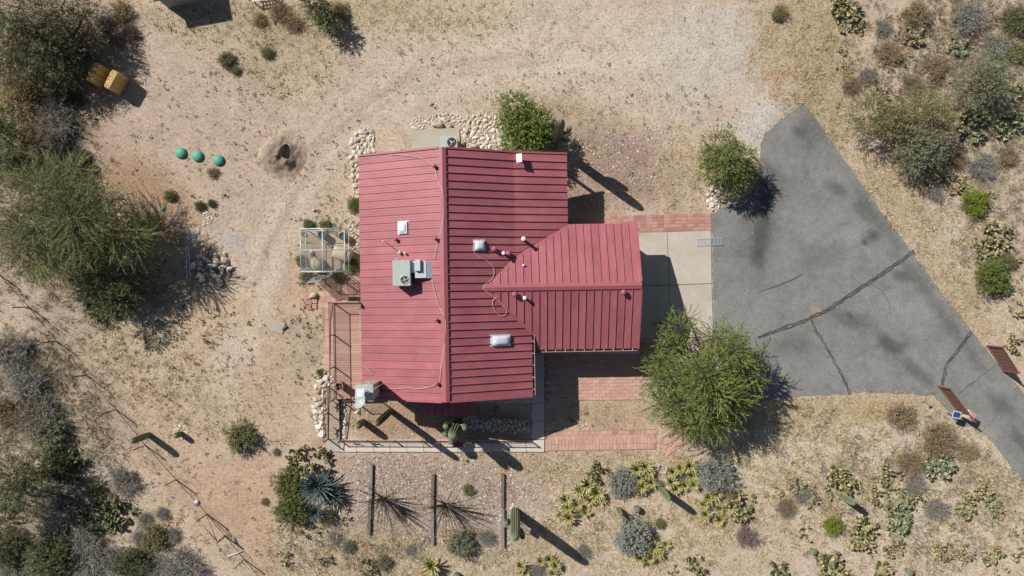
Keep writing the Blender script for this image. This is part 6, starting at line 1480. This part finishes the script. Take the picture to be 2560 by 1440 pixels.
SH = [
 ('grey',2206,66,24,'small grey twiggy bush left of the big grey one'), ('grey',2425,45,52,'big bare grey bush at the top right'), ('tan',2292,38,38,'tan dry brush at the top edge right'), ('olive',2540,48,38,'olive bush in the top right corner'), ('tan',2222,132,30,'brownish brush left of the red soil patch'),
 ('grey',2490,110,34,'thin grey bush above the right mesquite'), ('tan',2340,168,28,'tan brush above the olive spreading bush'), ('brown',2280,210,26,'brown brush between red patch and olive bush'), ('brown',2130,215,24,'reddish brown brush left of the olive bush'), ('grey',2170,190,24,'grey low brush below the small prickly pears'),
 ('brown',2395,400,26,'brown twiggy bush below the big blue green prickly pear'), ('grey',2455,415,38,'leafless branching bush casting thin shadows on the right'), ('olive',2535,130,26,'olive brush at the right edge near the top'), ('tan',2520,390,28,'tan brush near the right edge'), ('grey',2340,480,24,'grey dead brush below the grey green bush'),
 ('green',2434,510,36,'lime green round shrub on the right'), ('mid',2478,690,44,'dark and light green shrub at the lower right of the driveway'), ('olive',2515,655,24,'olive top of the lower right shrub pair'), ('tan',2250,1036,36,'dry tan bush below the asphalt edge'), ('brown',2345,1102,46,'brown twiggy bush above the lush prickly pear'), ('brown',2275,1160,34,'bare brown bush left of the lush prickly pear'),
 ('grey',2285,1212,28,'grey dead branches in the lower right field'), ('grey',2005,1240,22,'grey dead middle of the field prickly pear'), ('brown',1965,1270,28,'reddish brown dry bush in the lower right field'), ('grey',2340,1275,30,'pale leafless bush in the lower right field'), ('green',2082,1312,24,'small green ball shrub in the lower right field'), ('tan',2420,1130,24,'tan tuft beside the lower driveway edge'),
 ('tan',1835,1245,18,'tan tuft right of the lowest sage'), ('purple',1865,1340,28,'purplish dry shrub in the lower field'), ('sage',1555,1206,38,'grey sage left of the dense yellow clump'), ('sage',1580,1338,50,'large round grey sage at the bottom'), ('sage',1785,1178,46,'grey sage under the right side of the mesquite'), ('sage',1646,1212,13,'tiny grey sage right of the dense yellow clump'),
 ('grey',1455,1382,22,'bare grey bush at the tip of the big saguaro shadow'), ('grey',1345,1428,20,'grey dead clump at the bottom edge'), ('greyolive',1150,1362,36,'grey olive bush below the middle timber'), ('grey',1215,1345,24,'bare grey bush left of the right timber'), ('olive',1650,1108 if False else 1308,14,'small olive tuft on the pale grass under the yellow clumps'),
 ('olive',602,1096,40,'olive and grey bush on the bare soil left of the ramp'), ('pv',722,1215,40,'fine green shrub at the left of the blue agave'), ('pv',735,1275,44,'fine green shrub below left of the blue agave'), ('dark',820,1290,22,'dark shrub in the shadow of the blue agave'), ('brown',690,1355 if False else 1130,12,'tiny brown bush above the blue agave clump'),
 ('tan',300,30,30,'olive tan bush right of the top left trees'), ('tan',322,80,24,'tan bush above the straw bales'), ('tan',290,102,20,'small tan bush close to the sunlit bale'), ('grey',262,60,26,'bare grey brush between tree and tan bush'), ('tan',55,255,56,'wide dry brown brush on the left edge'), ('tan',40,215,40,'dry brush above the wide one on the left edge'),
 ('olive',150,232,34,'olive brush below the pale blue cactus'), ('grey',135,300,52,'grey dead bush left of the bare yard'), ('grey',150,345,36,'lower grey dead bush beside the dark tree'), ('brown',90,320,36,'brown thin brush between dead bush and dark tree'), ('dark',190,250,20,'dark shrub at the foot of the straw bales'), ('grey',190,400,30,'grey twigs above the palo verde'), ('dark',213,390,16,'dark tuft right of the grey twigs'),
 ('olive',565,150,20,'olive bush in the grass at the top'), ('olive',590,178,12,'small olive tuft beside the olive bush at the top'), ('olive',668,133,16,'olive tuft in the upper grass'), ('tan',700,30,28,'tan bush at the top edge left of the dark one'), ('tan',735,60,22,'straw coloured tuft below the tan top bush'), ('tan',850,25,24,'tan tuft at the top right of the dark bush'), ('tan',650,50,20,'tan tuft below the white pallet'),
 ('mid',425,490,15,'small green bush at the edge of the bare yard'), ('dark',500,515,13,'small dark bush above the rubble heap'), ('dark',528,508,11,'tiny dark bush right above the rubble heap'), ('tan',532,432,16,'golden grass clump below the septic lids'), ('dark',235,420,12,'tiny dark green bush above the reddish soil'), ('mid',888,512,20,'green shrub against the west wall'), ('mid',880,665,18,'green shrub between enclosure and wall'),
 ('olive',812,565,14,'green weed clump at the top of the enclosure'), ('olive',770,560,14,'green weed clump at the upper left corner of the enclosure'), ('olive',752,650,14,'green weed clump at the left of the enclosure'), ('olive',765,692,15,'green weed clump at the lower left of the enclosure'), ('olive',848,695,16,'green weed clump below the enclosure'), ('mid',800,930,10,'small green clump on top of the rock bank'),
 ('grey',30,890,60,'grey leafless brush on the left edge below the fence'), ('grey',60,960,55,'grey brush in the left thicket below the fence'), ('brown',20,1030,55,'brown grey brush at the left edge middle'), ('grey',95,1040,55,'grey brush right of the brown one on the left'), ('greyolive',120,1090,47,'grey olive brush above the dark left tree'), ('olive',90,1010,27,'olive tuft in the left thicket'),
 ('dark',140,1160,42,'dark bush left of the dark prickly pear'), ('grey',310,1205,40,'round grey brush right of the lower left path'), ('grey',150,1270,50,'grey twig bush between dark tree and green cactus'), ('grey',130,1330,47,'dead grey brush in the lower left'), ('dark',140,1385,60,'dark shrub near the bottom left'), ('greyolive',110,1400,45,'grey green shrub at the bottom left'),
 ('grey',215,1350,45,'grey brush below the dark green cactus'), ('grey',225,1415,47,'grey brush at the bottom edge left'), ('dark',330,1410,47,'dark shrub at the bottom edge left of centre'), ('grey',280,1400,37,'grey brush between the two dark bottom shrubs'), ('grey',455,1415,55,'wide grey brush at the bottom edge by the fence'), ('grey',400,1425,37,'grey brush left of the wide bottom one'), ('olive',385,1345,35,'olive grey tuft group below the fence'),
 ('grey',360,1300,22,'small grey tuft by the lower fence'), ('grey',405,1285,20,'small grey tuft nearer the lower fence'), ('grey',430,1340,22,'grey tuft below the olive group at the fence'), ('grey',345,1345,20,'grey tuft left of the olive group at the fence'), ('dark',20,1370,50,'dark shrub in the bottom left corner area'), ('grey',20,1430,45,'grey brush in the bottom left corner'), ('tan',90,1060 if False else 930,20,'tan tuft among the left grey brush'),
 ('greyolive',870,1365,18,'grey olive tuft between the bottom cacti'), ('grey',835,1370 if False else 1345,18,'grey tuft below the blue agave clump'), ('greyolive',960,1405,20,'grey tuft at the bottom between cacti'), ('grey',1025,1375,14,'small grey tuft left of the single yellow rosette'), ('tan',1000,1290,14,'straw tuft between the two ocotillos'), ('olive',1170,1250 if False else 1225,14,'olive tuft right of the middle timber'),
 ('grey',330,835 if False else 1190,14,'tiny grey tuft above the round grey brush'), ('brown',660,1225 if False else 1255,12,'brown tuft on the bare soil left of the agave'), ('tan',1950,30,22,'straw tuft at the top above the asphalt tip'), ('olive',1945,40,16,'olive tuft at the top above the asphalt tip'),
]
for k, x, y, r, lab in SH: shrub(k, x, y, r, lab, name='tuft' if 'tuft' in lab else None)

# ================================================================ GROUND COVER nobody could count
HOUSEPX = [(893,395),(1105,380),(1418,392),(1418,565),(1590,572),(1592,862),(1360,868),(1328,985),(1190,985),(1190,1015),(1050,1015),(905,985),(833,995),(833,752),(900,750)]
PAVED = [DRIVE, HOUSEPX, [(1423,545),(1779,533),(1784,845),(1560,848),(1560,600),(1423,600)], [(1360,866),(1604,866),(1605,999),(1362,1002)], [(848,1099),(1330,1099),(1330,980),(1361,880),(1362,1131),(848,1131)], [(1362,1080),(1640,1072),(1700,1060),(1700,1090),(1640,1124),(1362,1128)],
         [(803,705),(902,700),(902,752),(826,800),(824,930),(812,930)], [(818,960),(850,960),(850,1130),(818,1130)], [(1032,320),(1150,318),(1150,400),(1032,400)], [(255,160),(312,160),(312,225),(225,205),(225,145)]]
def scatter(zones, base, seed, skip=(), margin=260):
    """points per square metre: base everywhere plus soft-edged zones; returns world x,y"""
    rng = np.random.RandomState(seed); k = (FPX / CAM_H) ** 2
    X, Y = [], []
    if base > 0:
        n = int(base * (2560 + 2 * margin) * (1440 + 2 * margin) / k); X.append(rng.uniform(-margin, 2560 + margin, n)); Y.append(rng.uniform(-margin, 1440 + margin, n))
    for (cx_, cy_, rx, ry, dns) in zones:
        n = int(dns * 4 * rx * ry * 1.7 / k); u = rng.uniform(-1.3, 1.3, (n, 2)); d = np.hypot(u[:, 0], u[:, 1]) * (1 + .3 * np.sin(u[:, 0] * 7 + cx_) * np.sin(u[:, 1] * 6 + cy_))
        keep = rng.rand(n) < smooth((1.3 - d) / .7); X.append(cx_ + u[keep, 0] * rx); Y.append(cy_ + u[keep, 1] * ry)
    x = np.concatenate(X); y = np.concatenate(Y); ok = np.ones(len(x), bool)
    # clumpy: thin out with a smooth pattern
    f = .5 + .5 * np.sin(x * .045 + 2 * np.sin(y * .031)) * np.sin(y * .052 + 2 * np.sin(x * .027)); ok &= rng.rand(len(x)) < .35 + .65 * f
    for ip, poly in enumerate(PAVED):
        if ip not in skip: ok &= ~in_poly(x, y, poly)
    x, y = x[ok], y[ok]
    return (x - CX) * CAM_H / FPX, (CY - y) * CAM_H / FPX, rng
def tufts(name, label, zones, base, seed, mat, nb, L, W, spread=.8, hz=.9, var=.6, skip=()):
    x, y, rng = scatter(zones, base, seed, skip); n = len(x); N_ = n * nb
    size = np.repeat((1 - var / 2) + var * rng.rand(n) ** 2 * 1.6, nb)
    o = np.stack([np.repeat(x, nb), np.repeat(y, nb), np.zeros(N_)], 1); a = rng.rand(N_) * 6.283
    o[:, 0] += np.cos(a) * .018 * size; o[:, 1] += np.sin(a) * .018 * size
    d = unit(np.stack([np.cos(a) * spread, np.sin(a) * spread, hz * (.3 + rng.rand(N_))], 1)); nn = np.stack([-np.sin(a), np.cos(a), rng.rand(N_) * .3], 1); nn = np.cross(d, nn)
    V = cards(o, d, nn, L * size * (.6 + .8 * rng.rand(N_)), W * size)
    ob = mobj(name, fast_mesh(name, V, card_faces(len(V)), [M[mat]])); tag(ob, label, name.replace('_', ' ').split()[-1], None, 'stuff'); return n
def pebbles(name, label, zones, base, seed, mat, s0, s1, pw=2.5, skip=(), z=0.0):
    x, y, rng = scatter(zones, base, seed, skip); n = len(x); s = s0 + (s1 - s0) * rng.rand(n) ** pw; a = rng.rand(n) * 6.283; e = .65 + .5 * rng.rand(n)
    base6 = np.array([[1, 0, .1], [.3, .85, 0], [-.8, .55, .1], [-.9, -.45, 0], [.1, -.95, .1], [.75, -.6, 0], [.25, .1, .75], [-.3, -.1, .7]])
    F0 = np.array([[0,1,6],[1,2,6],[2,7,6],[2,3,7],[3,4,7],[4,5,6],[4,6,7],[5,0,6]])
    c, si = np.cos(a)[:, None], np.sin(a)[:, None]; bx, by, bz = base6[None, :, 0], base6[None, :, 1] * e[:, None], base6[None, :, 2]
    V = np.stack([x[:, None] + (bx * c - by * si) * s[:, None], y[:, None] + (bx * si + by * c) * s[:, None], bz * s[:, None] * .75 + z + 0 * x[:, None]], -1).reshape(-1, 3)
    F = ((np.arange(n) * 8)[:, None, None] + F0[None]).reshape(-1, 3)
    ob = mobj(name, fast_mesh(name, V, F, [M[mat]])); tag(ob, label, 'gravel' if 'gravel' in name else 'pebbles', None, 'stuff')
GZ = [(2000,90,130,150,60),(2070,270,90,150,50),(2220,510,110,130,70),(2360,720,110,170,60),(900,40,320,45,45),(720,140,150,110,30),(600,60,170,60,30),(1650,1300,380,140,55),(2000,1100,230,130,55),(2300,1260,330,200,40),(1560,1160,320,40,60),(1000,1390,350,70,55),
      (1690,430,90,110,45),(1480,420,100,120,28),(320,900,180,90,36),(430,730,100,50,45),(560,1010,180,90,22),(1480,1040,110,45,25),(1250,80,300,60,10),(1300,250,200,60,18),(2450,450,140,450,28),(2400,150,200,180,32),(2120,1020,240,30,60),(840,520,60,90,18),(1000,1050,160,50,14),
      (300,1050,150,120,24),(400,1260,120,120,14),(1180,1180,330,50,22),(880,1330,200,40,40),(1500,280,160,70,14),(1890,1010,150,40,30),(110,950,150,150,20),(1750,1060,150,80,25),(480,30,200,40,30)]
n1 = tufts('dry_grass', 'straw coloured dry grass in patches over the desert yard', GZ, 1.2, 1, 'grass', 8, .10, .018, .95, .55)
WZN = [(1740,270,100,60,10),(600,850,170,120,5),(450,1050,260,250,6),(700,330,170,150,4),(1250,230,280,90,4),(1600,420,170,90,7),(480,330,260,160,3),(1350,330,120,40,5),(2050,220,120,160,5),(640,160,130,100,8),(330,960,180,100,7),(2300,1300,300,140,6),(1120,40,250,60,3),(150,900,120,160,6),(860,470,50,120,8),(560,60,180,60,9)]
tufts('small_weeds', 'tiny brown weeds dotted over the bare soil', WZN, 0.6, 2, 'weed', 9, .05, .03, .8, .8, .9)
tufts('green_weeds', 'low green weeds in the west yard', [(760,860,50,120,9),(480,800,130,70,7),(390,880,110,60,4),(840,560,90,25,22),(760,620,20,90,14),(830,700,60,30,18),(520,510,60,30,5),(790,770,30,40,8),(300,880,120,40,5),(1500,1060,100,30,4)], 0.12, 3, 'weed_green', 10, .085, .035, .9, .8, .8)
tufts('low_brush', 'low grey and tan brush between the larger plants', [(2400,170,240,200,30),(2480,480,120,250,18),(110,1150,180,320,24),(90,260,150,200,26),(220,690,200,120,9),(330,1380,220,80,10),(2300,1230,330,180,20),(880,1370,200,60,18),(250,60,90,80,8),(1450,1330,220,60,3),(60,960,110,120,24)], 0.1, 4, 'low_brush', 16, .17, .016, .85, .9, .9)
tufts('brown_brush', 'thin brown stalks mixed among the thicket plants', [(2380,150,240,200,12),(120,1180,170,300,7),(110,280,150,180,10),(200,660,200,130,9),(2500,600,80,260,4)], 0.05, 14, 'weed', 18, .2, .014, .8, 1.0, .9)
pebbles('loose_pebbles', 'loose pebbles strewn over the bare soil', [(1800,180,160,130,14),(1900,310,90,70,16),(700,500,250,200,5),(2350,1280,300,150,6),(1550,400,160,110,22),(1860,830,90,90,4)], 5.0, 5, 'pebble', .008, .05, 3)
pebbles('front_gravel', 'pinkish grey gravel covering the terraced front slope', [(1080,1240,270,110,105),(1240,1290,100,110,80),(960,1190,150,60,80),(1300,1160,250,30,25),(1545,390,130,75,55),(1500,470,130,50,35),(1000,1050,150,45,25),(1270,1030,60,25,12)], 0.0, 6, 'gravel', .022, .075, 1.4)
tufts('tall_dry_grass', 'taller bunches of dead straw coloured grass among the shrubs', [(2300,1260,330,180,7),(2000,1110,220,120,5),(1650,1310,360,120,6),(2420,300,160,300,6),(2060,200,110,200,6),(2240,560,110,150,5),(1000,1390,340,60,8),(700,120,160,110,5),(330,930,200,120,4),(120,1180,170,280,5),(60,280,120,200,5),(640,1070,110,60,3)], 0.05, 21, 'grass', 16, .2, .016, .8, .8, .9)
pebbles('driveway_grit', 'pale grit and leaves scattered on the asphalt', [(1860,830,90,90,14),(1850,700,60,120,5),(2000,980,120,25,12),(2120,980,200,12,14),(1990,300,60,30,8),(1830,520,60,20,10),(2330,985,60,20,10),(2350,800,20,120,5)], 0.5, 8, 'pebble', .008, .035, 3, (0,), .026)
EDGE = []
for (x0, y0), (x1, y1) in zip(DRIVE, DRIVE[1:] + DRIVE[:1]):
    if 1775 < x0 < 1802 and 530 < y0 < 900: continue
    L_ = math.hypot(x1 - x0, y1 - y0); k_ = max(1, int(L_ / 22))
    for i_ in range(k_): t_ = (i_ + .5) / k_; EDGE.append((x0 + (x1 - x0) * t_, y0 + (y1 - y0) * t_, 13, 13, 26 + 30 * ((i_ * 7) % 3)))
tufts('edge_grass', 'dry grass creeping over the edges of the asphalt', EDGE, 0.0, 15, 'grass', 8, .085, .018, .95, .45, skip=(0,))
